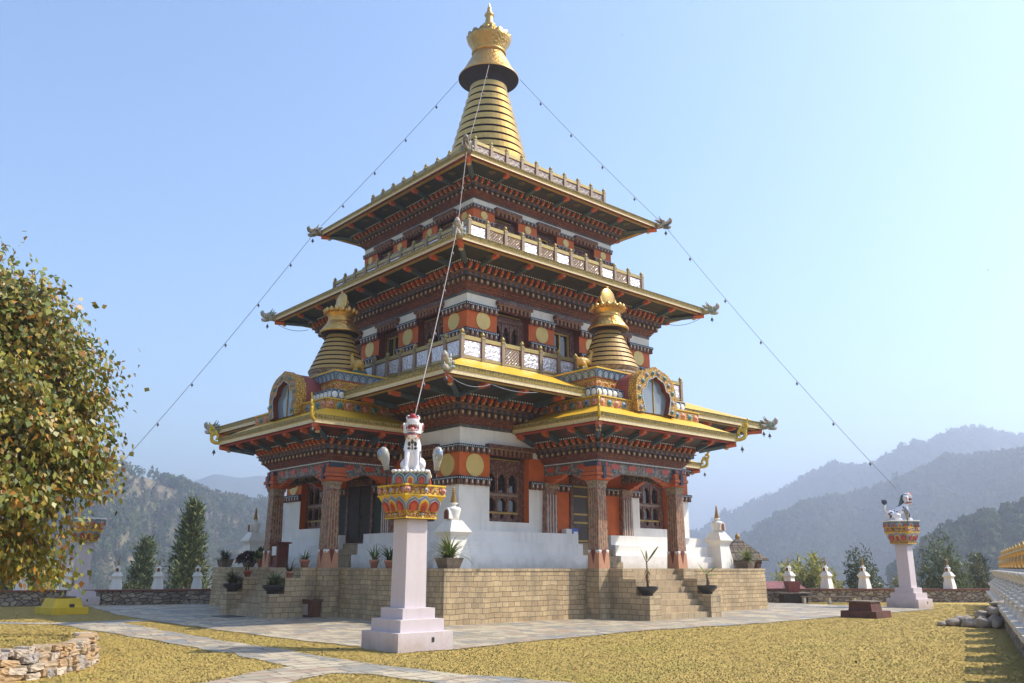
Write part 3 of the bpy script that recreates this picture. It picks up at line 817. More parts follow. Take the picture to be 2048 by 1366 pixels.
# attic tiers
at = MB()
def tier(a,d,z0,z1,m,a2=None): at.loft([(-a,a,-d,-6.06,z0),(-(a2 or a),(a2 or a),-(d+((a2 or a)-a)),-6.06,z1)], m)
tier(2.72,9.24,6.78,7.16,FRIEZEY); at.loft([(-2.75,2.75,-9.27,-6.06,7.16),(-2.75,2.75,-9.27,-6.06,7.20),(-2.4,2.4,-8.88,-6.06,7.24)], [YELP,YELP])
tier(2.40,8.88,7.24,7.58,NAVY); at.loft([(-2.42,2.42,-8.90,-6.06,7.58),(-2.42,2.42,-8.90,-6.06,7.60),(-2.0,2.0,-8.5,-6.06,7.66)], [BLUEG,YELP])
tier(2.00,8.50,7.64,8.00,FRIEZEY); at.loft([(-2.03,2.03,-8.53,-6.06,8.0),(-2.03,2.03,-8.53,-6.06,8.03)], REDP)
tier(2.03,8.53,8.03,8.31,BLUEG,2.12); at.loft([(-2.15,2.15,-8.65,-6.06,8.31),(-2.15,2.15,-8.65,-6.06,8.36),(-1.0,1.0,-7.6,-6.06,8.40)], [YELP,YELP], cap1=True)
for k,hw,cy in ((0,0,0),(1,0,0),(3,0,0)):
    # painted flowers, lotus roundels and petals on the three open faces
    def face(off, half_f, dfront):
        if k==0: return Matrix.Translation((0,-dfront,0)), -half_f, half_f
        if k==1: return Matrix.Translation((-half_f,-6.06,0)) @ RM(1), 0, dfront-6.06
        return Matrix.Translation((half_f,-6.06,0)) @ RM(3), -(dfront-6.06), 0
    T,u0,u1 = face(0,2.72,9.24); at.T = T; i=0
    for u in spread(u1-u0,.36):
        uu=(u0+u1)/2+u
        if k==0 and abs(uu)<1.15: i+=1; continue
        flower(at, uu, 0, 6.97, .12, (PINK,TEAL,PINK,BLUEG)[i%4], (FRIEZEY,GREENP,FRIEZEY,NAVY)[i%4]); i+=1
    T,u0,u1 = face(0,2.40,8.88); at.T = T
    for u in spread(u1-u0,.27):
        uu=(u0+u1)/2+u
        at.T = T @ Matrix.Translation((uu,0,7.41)) @ Matrix.Rotation(PI/2,4,'X'); at.lathe([(0,.014),(.105,.012),(.12,0)], BEAD, n=14); at.T = T
        at.prism([(uu+.15-.055,7.56),(uu+.15,7.44),(uu+.15+.055,7.56)],-.012,.001,LBLUE); at.prism([(uu+.15-.055,7.27),(uu+.15,7.39),(uu+.15+.055,7.27)],-.012,.001,BLUEG)
    T,u0,u1 = face(0,2.00,8.50); at.T = T; i=0
    for u in spread(u1-u0,.34):
        flower(at,(u0+u1)/2+u,0,7.82,.075,(PINK,FRIEZEY,REDP)[i%3],(FRIEZEY,REDP,FRIEZEY)[i%3]); i+=1
    T,u0,u1 = face(0,2.04,8.54); at.T = T
    for u in spread(u1-u0,.30):
        petal(at, Matrix.Translation(((u0+u1)/2+u,-.0,8.04)) @ Matrix.Rotation(math.radians(17),4,'X'), .27, .26, ((1,NAVY),(.84,LBLUE),(.66,BLUEG),(.40,LBLUE)), .007)
    at.T = Matrix.Identity(4)
at.build('painted_attic', P0)
# dormer shrine: ogee front, barrel roof, glazed niche
def ogee(w, z0, zm, zt, n=7):
    R = [(w*.97,z0),(w,z0+(zm-z0)*.5),(w*1.03,zm)]
    for i in range(1,n): 
        t=i/n; x=w*1.03*math.cos(t*PI/2)**.85; z=zm+(zt-zm)*.88*math.sin(t*PI/2); R.append((x,z))
    R.append((.10,zt-.06)); 
    return R+[(0,zt)]+[(-x,z) for x,z in reversed(R)]
def trefoil():
    R = [(.60,6.86),(.70,7.2),(.76,7.45),(.70,7.62),(.52,7.68),(.50,7.82),(.40,7.98),(.18,8.05)]
    return R+[(0,8.16)]+[(-x,z) for x,z in reversed(R)]
dm = MB(); O = ogee(1.06,6.80,7.60,8.53); I = trefoil(); m_ = 60
def resamp(P,n):
    d=[0]
    for a,b in zip(P,P[1:]): d.append(d[-1]+math.hypot(b[0]-a[0],b[1]-a[1]))
    out=[]
    for i in range(n):
        t=d[-1]*i/(n-1); j=max(q for q in range(len(d)) if d[q]<=t+1e-9); j=min(j,len(P)-2); f=(t-d[j])/(d[j+1]-d[j]); out.append((P[j][0]+(P[j+1][0]-P[j][0])*f,P[j][1]+(P[j+1][1]-P[j][1])*f))
    return out
Oq=resamp(O,m_); Iq=resamp(I,m_); yf=-9.50; n_=m_
vs=[(x,yf,z) for x,z in Oq]+[(x,yf,z) for x,z in Iq]+[(x,-9.14,z) for x,z in Oq]+[(x,-9.30,z) for x,z in Iq]
dm.add(vs,[(i,i+1,n_+i+1,n_+i) for i in range(n_-1)],FRIEZEY)
dm.add(vs,[(i,2*n_+i,2*n_+i+1,i+1) for i in range(n_-1)],FRIEZEY)
dm.add(vs,[(n_+i,n_+i+1,3*n_+i+1,3*n_+i) for i in range(n_-1)],DRED)
I2=[(x*1.06,7.4+(z-7.4)*1.04) for x,z in Iq]
dm.add([(x,yf-.02,z) for x,z in Iq]+[(x,yf-.02,max(6.86,z)) for x,z in I2],[(i,i+1,n_+i+1,n_+i) for i in range(n_-1)],LBLUE)
mid=[((a[0]+b[0])/2,(a[1]+b[1])/2) for a,b in zip(Oq,Iq)]
for j,i in enumerate(range(2,n_-1,5)):
    x,z=mid[i]; flower(dm,x,yf,z,.085,(TEAL,BLUEG)[j%2],(GREENP,FRIEZEY)[j%2])
DM = dm.build('dormer_front', P0)
br = MB()
B_=[(x*.97,6.86+(z-6.86)*.965) for x,z in Oq]
# two-lobed barrel: run lobes back to the attic
vs=[]; ys=(-9.13,-8.2,-7.4)
for y in ys: vs += [(x,y,z) for x,z in B_]
br.add(vs,[(q*n_+i,q*n_+i+1,q*n_+n_+i+1,q*n_+n_+i) for q in range(2) for i in range(n_-1)],ROOFRED,True)
for sx in (-1,1): br.tube([(sx*.86,-9.13,7.92),(sx*.86,-7.9,7.92)],.05,ROOFRED,8)
br.build('barrel_roof', P0)
g = MB(); g.add([(x*1.02,-9.31,z) for x,z in Iq],[tuple(range(n_))],GLASSB); g.box(.02,.06,-9.34,-9.311,6.86,8.1,GOLDTRIM); g.build('dormer_glass', P0)
# porch cone spire with moon disc
s = MB(); CX,CY = 0,-7.3
s.lathe([(1.12,8.40),(1.14,8.5),(1.05,8.58),(1.10,8.66),(1.12,8.72)],[COLCAP]*4,(CX,CY,0),36,False)
prof=[(1.12,8.74)]; mm=[]; N=8; h0,h1=8.74,10.26; rr=lambda z:1.13-(z-h0)*(1.13-.47)/(h1-h0)
for i in range(N):
    z0=h0+(h1-h0)*i/N; z1=h0+(h1-h0)*(i+1)/N; g_=.05
    prof+=[(rr(z0),z0+.001),(rr(z1)+.01,z1-g_),(rr(z1)-.06,z1-g_),(rr(z1)-.06,z1)]; mm+=[RECESS,GOLDP,RECESS,RECESS]
s.lathe(prof,mm,(CX,CY,0),40,False)
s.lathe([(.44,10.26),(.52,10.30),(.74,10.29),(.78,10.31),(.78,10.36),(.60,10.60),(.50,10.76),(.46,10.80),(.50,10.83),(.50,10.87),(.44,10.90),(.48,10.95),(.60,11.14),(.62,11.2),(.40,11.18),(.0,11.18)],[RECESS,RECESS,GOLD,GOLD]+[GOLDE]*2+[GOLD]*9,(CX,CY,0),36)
for i in range(16):
    a=2*PI*i/16; s.tube([(CX+.55*math.cos(a),CY+.55*math.sin(a),11.10),(CX+.62*math.cos(a),CY+.62*math.sin(a),11.20),(CX+.63*math.cos(a),CY+.63*math.sin(a),11.29)],[.10,.10,.015],GOLD,6)
s.lathe([(.40,11.16),(.34,11.19),(.0,11.19)],RECESS,(CX,CY,0),20)
s.build('porch_spire', P0)
s = MB(); s.T = Matrix.Translation((CX,CY,11.58)) @ Matrix.Rotation(PI/2,4,'X'); s.lathe([(0,.05),(.37,.05),(.39,.03),(.39,-.03),(.37,-.05),(0,-.05)],GOLD,n=32); s.T=Matrix.Identity(4)
a0=[(.45*math.cos(t),.45*math.sin(t)) for t in [PI*1.02+i*PI*.96/14 for i in range(15)]]; a1=[(.385*math.cos(t),.385*math.sin(t)+.03) for t in [PI*1.0+i*PI/14 for i in range(15)]]
s.prism([(CX+x,11.58+z) for x,z in a0+a1[::-1]],CY-.05,CY+.05,GOLD)
s.ball((CX,CY,12.0),.055,GOLD); s.build('sun_moon_disc', P0)
# scroll finials on the eave corners
def scroll(mb):
    pts=[]; 
    for i in range(26):
        t=i/25; a=-PI*.5+t*PI*1.9; r=.20-.12*t; pts.append((.16+r*math.cos(a)*.9,0,.22+r*math.sin(a)))
    mb.T = Matrix.Scale(.62,4,(0,1,0))
    mb.tube([(-.12,0,.02),(.0,0,.0),(.1,0,.0)]+pts[2:],[.07]*3+[.075-.03*i/24 for i in range(24)],SCROLLG,8)
    pts=[]
    for i in range(20):
        t=i/19; a=-PI*.75+t*PI*1.8; r=.13-.08*t; pts.append((.30+r*math.cos(a),0,.52+r*math.sin(a)))
    mb.tube([(.30,0,.2),(.34,0,.32)]+pts,[.06,.06]+[.06-.025*i/19 for i in range(20)],SCROLLG,8)
    mb.tube([(.34,0,.5),(.36,0,.66),(.44,0,.74),(.44,0,.8)],[.06,.05,.04,.03],SCROLLG,8)
    mb.tube([(.1,0,.3),(.14,0,.44),(.24,0,.5)],[.05,.05,.03],SCROLLG,8)
    mb.T = Matrix.Identity(4); return mb
f0 = scroll(MB()).build('scroll_finial', P0, (-3.73,-10.18,6.2), math.atan2(-1,-1))
copy_tree(f0, P0, (3.73,-10.18,6.2), math.atan2(-1,1))
for k in (1,3): copy_tree(P0, TEMPLE, (0,0,0), ROT[k])
# ---------------------------------------------------------------- lion pillars and statues
def capital_ring(mb, s0, z0, s1, z1, n, pal):
    mb.loft([sq(s0)+(z0,), sq(s1)+(z1,)], YELP)
    tilt = math.atan2(s1-s0, z1-z0)
    for k in range(4):
        for i,u in enumerate(spread(2*s0*1.05, 2*s0*1.05/n)):
            mb.T = RM(k) @ Matrix.Translation((u,-s0-.012,z0)) @ Matrix.Rotation(tilt,4,'X')
            L_ = pal[i%len(pal)]
            petal(mb, Matrix.Identity(4), 2*s0/n*1.36, (z1-z0)*(1.17 if i%2 else 1.06), L_, .012)
        for i,u in enumerate(spread(2*s0*1.2, 2*s0*1.2/(n+1))):
            mb.T = RM(k) @ Matrix.Translation((u*.98,-(s0+s1)/2-.012,z0+(z1-z0)*.62)) @ Matrix.Rotation(tilt,4,'X')
            mb.prism([(-.03,0),(0,-.06),(.03,0),(.05,.06),(0,.11),(-.05,.06)],-.01,.01,YELP)
    mb.T = Matrix.Identity(4)
GREYG = plain('grey_green_paint', L(.16,.20,.19), .55, var=.15, scale=9)
GREYL = plain('pale_grey_petal_edge', L(.42,.42,.45), .55, var=.1, scale=9)
DEEPR = plain('deep_red_petal', L(.34,.035,.03), .5, var=.25, scale=9)
def lion_pillar(loc, label, axis):
    t = empty('lion_pillar', None, loc); tag(t, label, 'pillar', 'lion pillars round the courtyard')
    b = MB(); b.box(-.67,.67,-.67,.67,-.2,.36,PILLAR); b.box(-.535,.535,-.535,.535,.36,.60,PILLAR); b.box(-.40,.40,-.40,.40,.60,.81,PILLAR)
    # meter plug on the front
    b.box(.14,.20,-.678,-.669,.17,.26,IRON)
    b.build('stepped_base', t)
    b = MB(); b.loft([sq(.262)+(.81,), sq(.252)+(2.61,)], PILLAR); b.build('shaft', t)
    c = MB()
    c.loft([sq(.39)+(2.60,), sq(.39)+(2.77,), sq(.365)+(2.775,)], [FRIEZEY,YELP], cap0=True)
    pal = (((1,GREYL),(.90,GREYG),(.74,GREYL),(.68,DEEPR),(.42,REDP)),((1,GREYL),(.90,BLUEG),(.74,GREYL),(.68,YELP),(.52,BRK),(.28,DEEPR)))
    capital_ring(c, .375, 2.775, .50, 3.06, 3, pal)
    c.loft([sq(.50)+(3.06,), sq(.515)+(3.065,), sq(.515)+(3.29,)], [YELP,FRIEZEY], cap1=True)
    for z0,z1 in ((3.065,3.09),(3.265,3.30),(2.6,2.62),(2.75,2.775)):
        s_ = .525 if z0>3 else .40
        c.loft([sq(s_)+(z0,), sq(s_)+(z1,)], YELP, cap0=True, cap1=True)
    for k in range(4):
        c.T = RM(k)
        for u in (-.455,.455): flower(c,u,-.515,3.18,.055,PINK,TEAL)
        flower(c,0,-.515,3.18,.045,GREYL,BLUEG)
        for u in (-.24,.24): flower(c,u,-.515,3.18,.024,GREYL,PINK); flower(c,u*.8,-.39,2.69,.02,PINK,GREYL)
        for u in (-.36,-.13,.13,.36): c.box(u-.012,u+.012,-.521,-.51,3.13,3.24,DEEPR)
        flower(c,0,-.39,2.69,.03,GREYL,BLUEG)
    c.T = Matrix.Identity(4); c.build('carved_capital', t)
    p = MB(); hx_,hy_=.62,.35; A0=Matrix.Rotation(axis,4,'Z'); p.T=A0
    p.loft([(-hx_,hx_,-hy_,hy_,3.29),(-hx_,hx_,-hy_,hy_,3.50),(-hx_-.02,hx_+.02,-hy_-.02,hy_+.02,3.56),(-hx_+.02,hx_-.02,-hy_+.02,hy_-.02,3.58)],[GREENP,GREYG,BEAD],cap1=True)
    for k in range(4):
        ln_,dd=((2*hx_,hy_),(2*hy_,hx_))[k%2]
        for i,u in enumerate(spread(ln_,.235)):
            p.T = A0 @ RM(k) @ Matrix.Translation((u,-dd-.004,3.295)); petal(p,Matrix.Identity(4),.235,.24,((1,GREYL),(.88,BLUEG if i%2 else GREENP),(.62,GREYL),(.56,YELP if i%2==1 else DEEPR),(.36,REDP)),.01)
        for u in spread(ln_+.03,.085):
            p.T = A0 @ RM(k); p.ball((u,-dd-.015,3.555),(.045,.04,.035),BEAD,8,5)
    p.T = Matrix.Identity(4); p.build('lotus_pedestal', t)
    return t
lion_pillar((-12.8,-13.12,0), 'pale pink square pillar nearest the camera, carrying a seated white lion', math.atan2(-.80,-.62))
lion_pillar((14.02,-11.2,0), 'pale pink pillar standing at the far end of the lawn, in front of wooded hills', math.atan2(-.62,.75))
lion_pillar((-12.3,11.85,0), 'pale pink pillar half hidden behind the leafy tree', math.radians(135))

# blob bodies turned into one continuous skin
def blob_mesh(name, blobs, voxel, mat, colour, smooth=6):
    bm = bmesh.new()
    for (c,r,rot) in blobs:
        M = Matrix.Translation(c) @ rot.to_4x4() @ Matrix.Diagonal((r[0],r[1],r[2],1))
        bmesh.ops.create_icosphere(bm, subdivisions=3, radius=1, matrix=M)
    me = bpy.data.meshes.new(name); bm.to_mesh(me); bm.free()
    o = bpy.data.objects.new(name, me); COL.objects.link(o)
    q = o.modifiers.new('r','REMESH'); q.mode='VOXEL'; q.voxel_size=voxel
    q = o.modifiers.new('s','SMOOTH'); q.factor=.5; q.iterations=smooth
    dg = bpy.context.evaluated_depsgraph_get(); dg.update()
    m2 = bpy.data.meshes.new_from_object(o.evaluated_get(dg), preserve_all_data_layers=False, depsgraph=dg)
    bpy.data.objects.remove(o); bpy.data.meshes.remove(me)
    m2.name = name; m2.materials.clear(); m2.materials.append(mat)
    m2.polygons.foreach_set('use_smooth',[True]*len(m2.polygons)); m2.polygons.foreach_set('material_index',[0]*len(m2.polygons))
    at = m2.color_attributes.new('Col','FLOAT_COLOR','POINT')
    at.data.foreach_set('color', np.array([colour(v.co) for v in m2.vertices], dtype=np.float32).ravel())
    return m2
I3 = Matrix.Identity(3)
def chain(pts, rs, n=7):
    out=[]
    for i in range(len(pts)-1):
        a=Vector(pts[i]); b=Vector(pts[i+1])
        for j in range(n):
            t=j/(n-1); r=rs[i]+(rs[i+1]-rs[i])*t
            out.append((a.lerp(b,t),(r,r,r),I3))
    return out
STATUE = attr('painted_plaster_statue', .45)
BLK=(.025,.035,.035,1); WHT=(.78,.74,.74,1)
def lion(loc, rotz, label, head_up=True):
    # facing +x; sits: rump at -x
    t = empty('lion_statue', None, loc, rotz); tag(t, label, 'lion statue', 'painted lions on the pillars')
    B=[]
    B += chain([(-.42,0,.22),(-.15,0,.36),(.16,0,.54),(.27,0,.72)],[.20,.175,.185,.14])
    for s in (-1,1):
        B += chain([(.25,s*.10,.50),(.33,s*.11,.28),(.35,s*.11,.06)],[.09,.066,.054]); B += chain([(.35,s*.11,.045),(.43,s*.11,.035)],[.06,.052])
        B += chain([(-.40,s*.12,.24),(-.16,s*.18,.19)],[.15,.10]); B += chain([(-.16,s*.18,.17),(-.32,s*.20,.05),(-.06,s*.20,.035)],[.09,.052,.048])
    hx=.32
    B += [(Vector((hx-.04,0,.93)),(.17,.175,.20),I3)]
    B += chain([(hx-.02,0,.99),(hx+.14,0,1.06)],[.15,.125])           # raised upper jaw
    B += chain([(hx,0,.80),(hx+.14,0,.765)],[.135,.11])               # dropped lower jaw
    for s in (-1,1):
        B += chain([(hx-.02,s*.13,.98),(hx+.0,s*.125,.80)],[.06,.06]); B += [(Vector((hx+.05,s*.10,1.13)),(.06,.055,.055),I3)]
    B += [(Vector((hx+.20,0,1.15)),(.065,.075,.06),I3)]               # nose
    def colr(p):
        x,y,z = p
        if z>1.09 and x>hx+.12: return (.36,.025,.03,1)
        if x<hx-.13 and z>.60 and abs(y)<.10: return (.045,.08,.07,1)
        if z>1.08 and x<hx-.02: return (.045,.08,.07,1)
        if z<.80 and z>.775 and x>hx-.05: return (.04,.04,.04,1)
        if z>.7 and abs(z-(.745+.05*(x-.26)))<.016: return (.42,.08,.04,1)
        # painted scrolls
        for (cx,cy,cz,r1,r2) in ((0,.0,.615,.028,.05),(0,.065,.575,.035,.05),(0,-.065,.575,.035,.05),(0,.07,.485,.035,.03),(0,-.07,.485,.035,.03),(0,0,.50,.012,.06)):
            if x>.24 and ((y-cy)/r1)**2+((z-cz)/r2)**2<1: return BLK
        for (cx,cz,r1,r2) in ((-.46,.34,.05,.03),(-.50,.16,.035,.07),(-.20,.36,.045,.03),(.10,.55,.03,.05),(.06,.43,.035,.03),(-.54,.26,.03,.045),(-.30,.40,.03,.03)):
            if abs(y)>.09 and ((x-cx)/r1)**2+((z-cz)/r2)**2<1: return BLK
        if abs(y)<.06 and x<.12 and z>.36 and math.sin(x*48)>.2: return BLK
        if x>.2 and abs(z-.28)<.15 and abs(y)>.155: return BLK
        return WHT
    link(blob_mesh('lion_body', B, .016, STATUE, colr), 'body', t)
    m = MB(); mo = plain('mouth_red_'+'a', L(.22,.012,.015), .4, var=.2)
    m.ball((hx+.10,0,.91),(.165,.142,.10),mo,16,10); m.tube([(hx+.12,0,.86),(hx+.24,0,.868),(hx+.285,0,.85)],[.06,.055,.02],PINK,8)
    m.build('mouth', t)
    m = MB()
    for i in range(11):
        a=-1.35+2.7*i/10; x=hx+.105+math.cos(a)*.165; y=math.sin(a)*.137
        big = i in (2,8)
        m.tube([(x,y,.985),(x,y,.985-(.075 if big else .042))],[.017,.006],BEAD,6); m.tube([(x,y*.95,.838),(x,y*.95,.868+(.025 if big else 0))],[.015,.006],BEAD,6)
    m.build('teeth', t)
    m = MB()
    for s in (-1,1): m.ball((hx+.09,s*.10,1.155),.036,BEAD,8,6); m.ball((hx+.12,s*.105,1.16),.018,NAVY,6,5)
    m.build('eyes', t)
    for s in (-1,1):
        m = MB(); m.ball((hx-.08,s*.195,.94),(.05,.04,.11),BEAD,10,6); m.ball((hx-.055,s*.218,.94),(.03,.022,.075),DEEPR,8,6); m.build('ear', t)
    m = MB()
    for i in range(24):
        a=2*PI*i/24
        p=(.305+.16*math.cos(a),.16*math.sin(a),.725); q=(.305+.16*math.cos(a+2*PI/24),.16*math.sin(a+2*PI/24),.725); m.tube([p,q],.014,BRK,5)
    for a in (-.45,.45,0): m.ball((.305+.17*math.cos(a),.165*math.sin(a),.69),.028,GOLDP,8,6)
    m.build('bell_collar', t)
    m = MB()
    for j in range(7):
        z=1.08-.08*j; x=hx-.13-.03*j
        for y in (-.05,.0,.05): m.tube([(x+.05,y,z),(x-.02,y*1.4,z-.01),(x-.045,y*1.5,z-.06)],[.028,.02,.006],GREENP,6)
    m.build('mane', t)
    m = MB(); m.tube([(-.56,0,.26),(-.66,0,.48),(-.63,0,.66)],[.045,.04,.045],BEAD,8)
    for i in range(14):
        a=2*PI*i/14; m.tube([(-.63,0,.70),(-.63+.06*math.cos(a),.06*math.sin(a),.80),(-.63+.12*math.cos(a),.11*math.sin(a),.78+.05*(i%3))],[.05,.05,.012],NAVY,6)
    m.ball((-.63,0,.78),(.115,.11,.115),NAVY,12,8)
    m.build('tail', t)
    return t
lion((-12.8,-13.12,3.58), math.atan2(-.80,-.62), 'white lion statue with open red mouth, on the pillar nearest the camera')
L2 = lion((14.02,-11.2,3.58), math.atan2(-.62,.75), 'white lion statue seen from the side, on the far pillar beside the hills')
def floodlight(loc, rotz, label):
    t = empty('floodlight', None, loc, rotz); tag(t, label, 'floodlight', 'floodlights on the lion pillars')
    m = MB(); m.tube([(0,0,0),(0,0,.30)],.014,IRON,6); m.box(-.05,.05,-.03,.03,.29,.34,IRON); m.build('stand', t)
    h = MB(); h.T = Matrix.Translation((0,0,.33)) @ Matrix.Rotation(math.radians(12),4,'Y')
    SH = plain('pale_grey_shell', L(.34,.33,.29), .45, var=.1, scale=4); 
    vs=[]; pr=[(.04,.0,.05),(.065,.03,.06),(.07,.14,.07),(.10,.26,.10),(.11,.36,.11),(.09,.46,.09),(.04,.51,.04)]
    h.lathe([(.0,0),(.06,.01),(.068,.12),(.10,.24),(.115,.34),(.10,.44),(.06,.50),(0,.52)], SH, n=16)
    h.build('lamp_shell', t)
    g = MB(); g.T = h.T; g.ball((.062,0,.345),(.088,.098,.14),plain('lamp_lens', L(.30,.33,.36), .10, .5, var=.1, scale=6),12,8); g.build('lens', t)
    return t
floodlight((-13.24,-12.80,3.295), math.radians(150), 'grey floodlight showing its shell, left of the near lion')
floodlight((-12.42,-13.48,3.295), math.radians(-110), 'grey floodlight showing its glass lens, right of the near lion')
floodlight((13.75,-11.62,3.295), math.radians(200), 'grey floodlight in front of the far lion')

# ---------------------------------------------------------------- little white stupas on the plinth corners
def stupa(name, loc, rotz, sc, label, group, sk_=1.0):
    t = empty(name, None, loc, rotz); t.scale = (sc,)*3
    tag(t, label, 'stupa', group)
    b = MB()
    b.loft([sq(.46)+(0,), sq(.44)+(.30,), sq(.35)+(.86,), sq(.34)+(.98,), sq(.37)+(1.06,), sq(.44)+(1.16,), sq(.47)+(1.19,), sq(.47)+(1.24,)], WHITE)
    for i in range(5):
        s0=.43-.045*i; z=1.24+.07*i; b.loft([sq(s0+.02)+(z,), sq(s0)+(z+.005,), sq(s0-.01)+(z+.07,), sq(s0-.05)+(z+.071,)], WHITE, cap1=True)
    b.build('stepped_base', t)
    d = MB(); d.lathe([(.17,1.59),(.20,1.60),(.21,1.72),(.26,1.92),(.265,1.98),(.22,2.03),(.10,2.06),(.09,2.07),(.09,2.12),(.15,2.14),(.15,2.18),(.06,2.19)], WHITE, n=24)
    d.build('dome', t)
    n_ = MB()
    for (r,y,m) in ((.15,-.30,TIPG),(.115,-.305,GOLDP),(.09,-.31,DRED)):
        r*=1.15; P=[(-r,1.64),(-r,1.82)]+[(r*math.cos(a),1.82+r*1.1*math.sin(a)) for a in [PI-i*PI/8 for i in range(1,8)]]+[(r,1.82),(r,1.64)]
        n_.prism(P, y, -.15, m if m is not TIPG else WHITE)
    n_.build('niche', t)
    s = MB(); pr=[(.085,2.19)]; 
    for i in range(9): 
        z=2.19+.055*i; r=.105-.0065*i; pr += [(r,z),(r,z+.042),(r-.018,z+.043),(r-.018,z+.055)]
    pr += [(.08,2.69),(.03,2.74),(.055,2.79),(.03,2.84),(.045,2.88),(.0,2.98)]
    pr=[(r,2.19+(z-2.19)*sk_) for r,z in pr]; s.lathe(pr, GOLDP, n=14, smooth=False); s.build('gold_spire', t)
    return t
G_='white stupas on the plinth corners'
stupa('corner_stupa',(-6.95,-6.95,1.572),-PI/2,.90,'white stupa above the near corner of the plinth, behind a grassy planter',G_,.72)
stupa('corner_stupa',(6.85,-6.85,1.572),0,.92,'sunlit white stupa at the right end of the white podium',G_,.72)
stupa('corner_stupa',(-6.95,6.95,1.572),-PI/2,.90,'shaded white stupa at the left end of the plinth, beside a porch column',G_,.72)
# ---------------------------------------------------------------- fast meshes
def fast_mesh(name, V, F, col=None, mat=None, smooth=False):
    V = np.asarray(V, dtype=np.float32).reshape(-1,3); F = np.asarray(F, dtype=np.int32); k = F.shape[1]
    me = bpy.data.meshes.new(name); me.vertices.add(len(V)); me.vertices.foreach_set('co', V.ravel())
    me.loops.add(F.size); me.loops.foreach_set('vertex_index', F.ravel())
    me.polygons.add(len(F)); me.polygons.foreach_set('loop_start', np.arange(0,F.size,k,dtype=np.int32)); me.polygons.foreach_set('loop_total', np.full(len(F),k,dtype=np.int32))
    if mat: me.materials.append(mat)
    me.update(calc_edges=True)
    if smooth: me.polygons.foreach_set('use_smooth', [True]*len(F))
    if col is not None:
        at = me.color_attributes.new('Col','FLOAT_COLOR','POINT'); at.data.foreach_set('color', np.asarray(col,dtype=np.float32).ravel())
    return me
def unit(a): return a/np.maximum(np.linalg.norm(a,axis=-1,keepdims=True),1e-9)
def leaf_cloud(name, P, Dr, N, ln, wd, col, mat, fold=.0):
    # rhombic leaves: base P, direction Dr, face normal N
    n = len(P); Dr = unit(Dr); S = unit(np.cross(Dr,N)); ln = ln[:,None]; wd = wd[:,None]
    N2 = np.cross(S,Dr)
    V = np.stack([P, P+Dr*ln*.42+S*wd*.5+N2*wd*fold, P+Dr*ln, P+Dr*ln*.42-S*wd*.5+N2*wd*fold],1)
    F = np.arange(n*4).reshape(n,4)
    C = np.repeat(np.concatenate([col,np.ones((n,1))],1)[:,None,:],4,1)
    return fast_mesh(name, V, F, C, mat)
def mixcol(n, cols, jit=.18):
    cols = np.array(cols)[:,:3]; c = cols[RNG.integers(0,len(cols),n)]
    return np.clip(c*(1+RNG.normal(0,jit,(n,1))),.002,1)
def rdir(n): return unit(RNG.normal(0,1,(n,3)))
LEAFM = attr('broad_leaf', .5, .35)
NEEDLE = attr('conifer_needle', .7, .15)
BLADE = attr('strap_leaf', .5, .25)
BARK = plain('grey_brown_bark', L(.16,.115,.085), .9, var=.35, scale=6, bump=.6)
CLAY = plain('terracotta', L(.42,.13,.07), .8, var=.2, scale=5)
CLAYP = plain('pale_terracotta', L(.50,.22,.15), .8, var=.2, scale=5)
SOIL = plain('potting_soil', L(.05,.035,.025), .95, var=.3, scale=12)
BOWLM = plain('black_glazed_bowl', L(.035,.035,.04), .32, var=.3, scale=4)
PLANTERM = plain('weathered_concrete_planter', L(.20,.15,.11), .9, var=.35, scale=5, bump=.4)

def straps(name, parent, loc, n, ln, wd, cols, up=.6, droop=1.0, seg=6):
    Vs=[];Fs=[];Cs=[]
    for i in range(n):
        a = RNG.uniform(0,2*PI); l = ln*1.25*RNG.uniform(.55,1.15); e = RNG.uniform(up,1.5); w = wd*RNG.uniform(.7,1.2); c = mixcol(1,cols)[0]
        p = np.array([math.cos(a)*.03,math.sin(a)*.03,0])+RNG.normal(0,.03,3)*[1,1,0]; el = e; b=len(Vs)
        sd = np.array([-math.sin(a),math.cos(a),0])
        for j in range(seg+1):
            t=j/seg; ww = w*(1-t**2)*.5+.002; Vs += [p-sd*ww,p+sd*ww]; Cs += [c*(.8+.4*t)]*2
            p = p+np.array([math.cos(a)*math.cos(el),math.sin(a)*math.cos(el),math.sin(el)])*l/seg; el -= droop*1.25/seg*RNG.uniform(.6,1.3)
        for j in range(seg): Fs.append((b+2*j,b+2*j+1,b+2*j+3,b+2*j+2))
    C = np.concatenate([np.array(Cs),np.ones((len(Cs),1))],1)
    return link(fast_mesh(name,np.array(Vs),np.array(Fs),C,BLADE), name, parent, loc)
GRN = [(.10,.16,.03),(.16,.20,.04),(.07,.12,.03),(.22,.20,.06)]
DGRN = [(.03,.05,.02),(.05,.07,.025),(.02,.035,.015)]
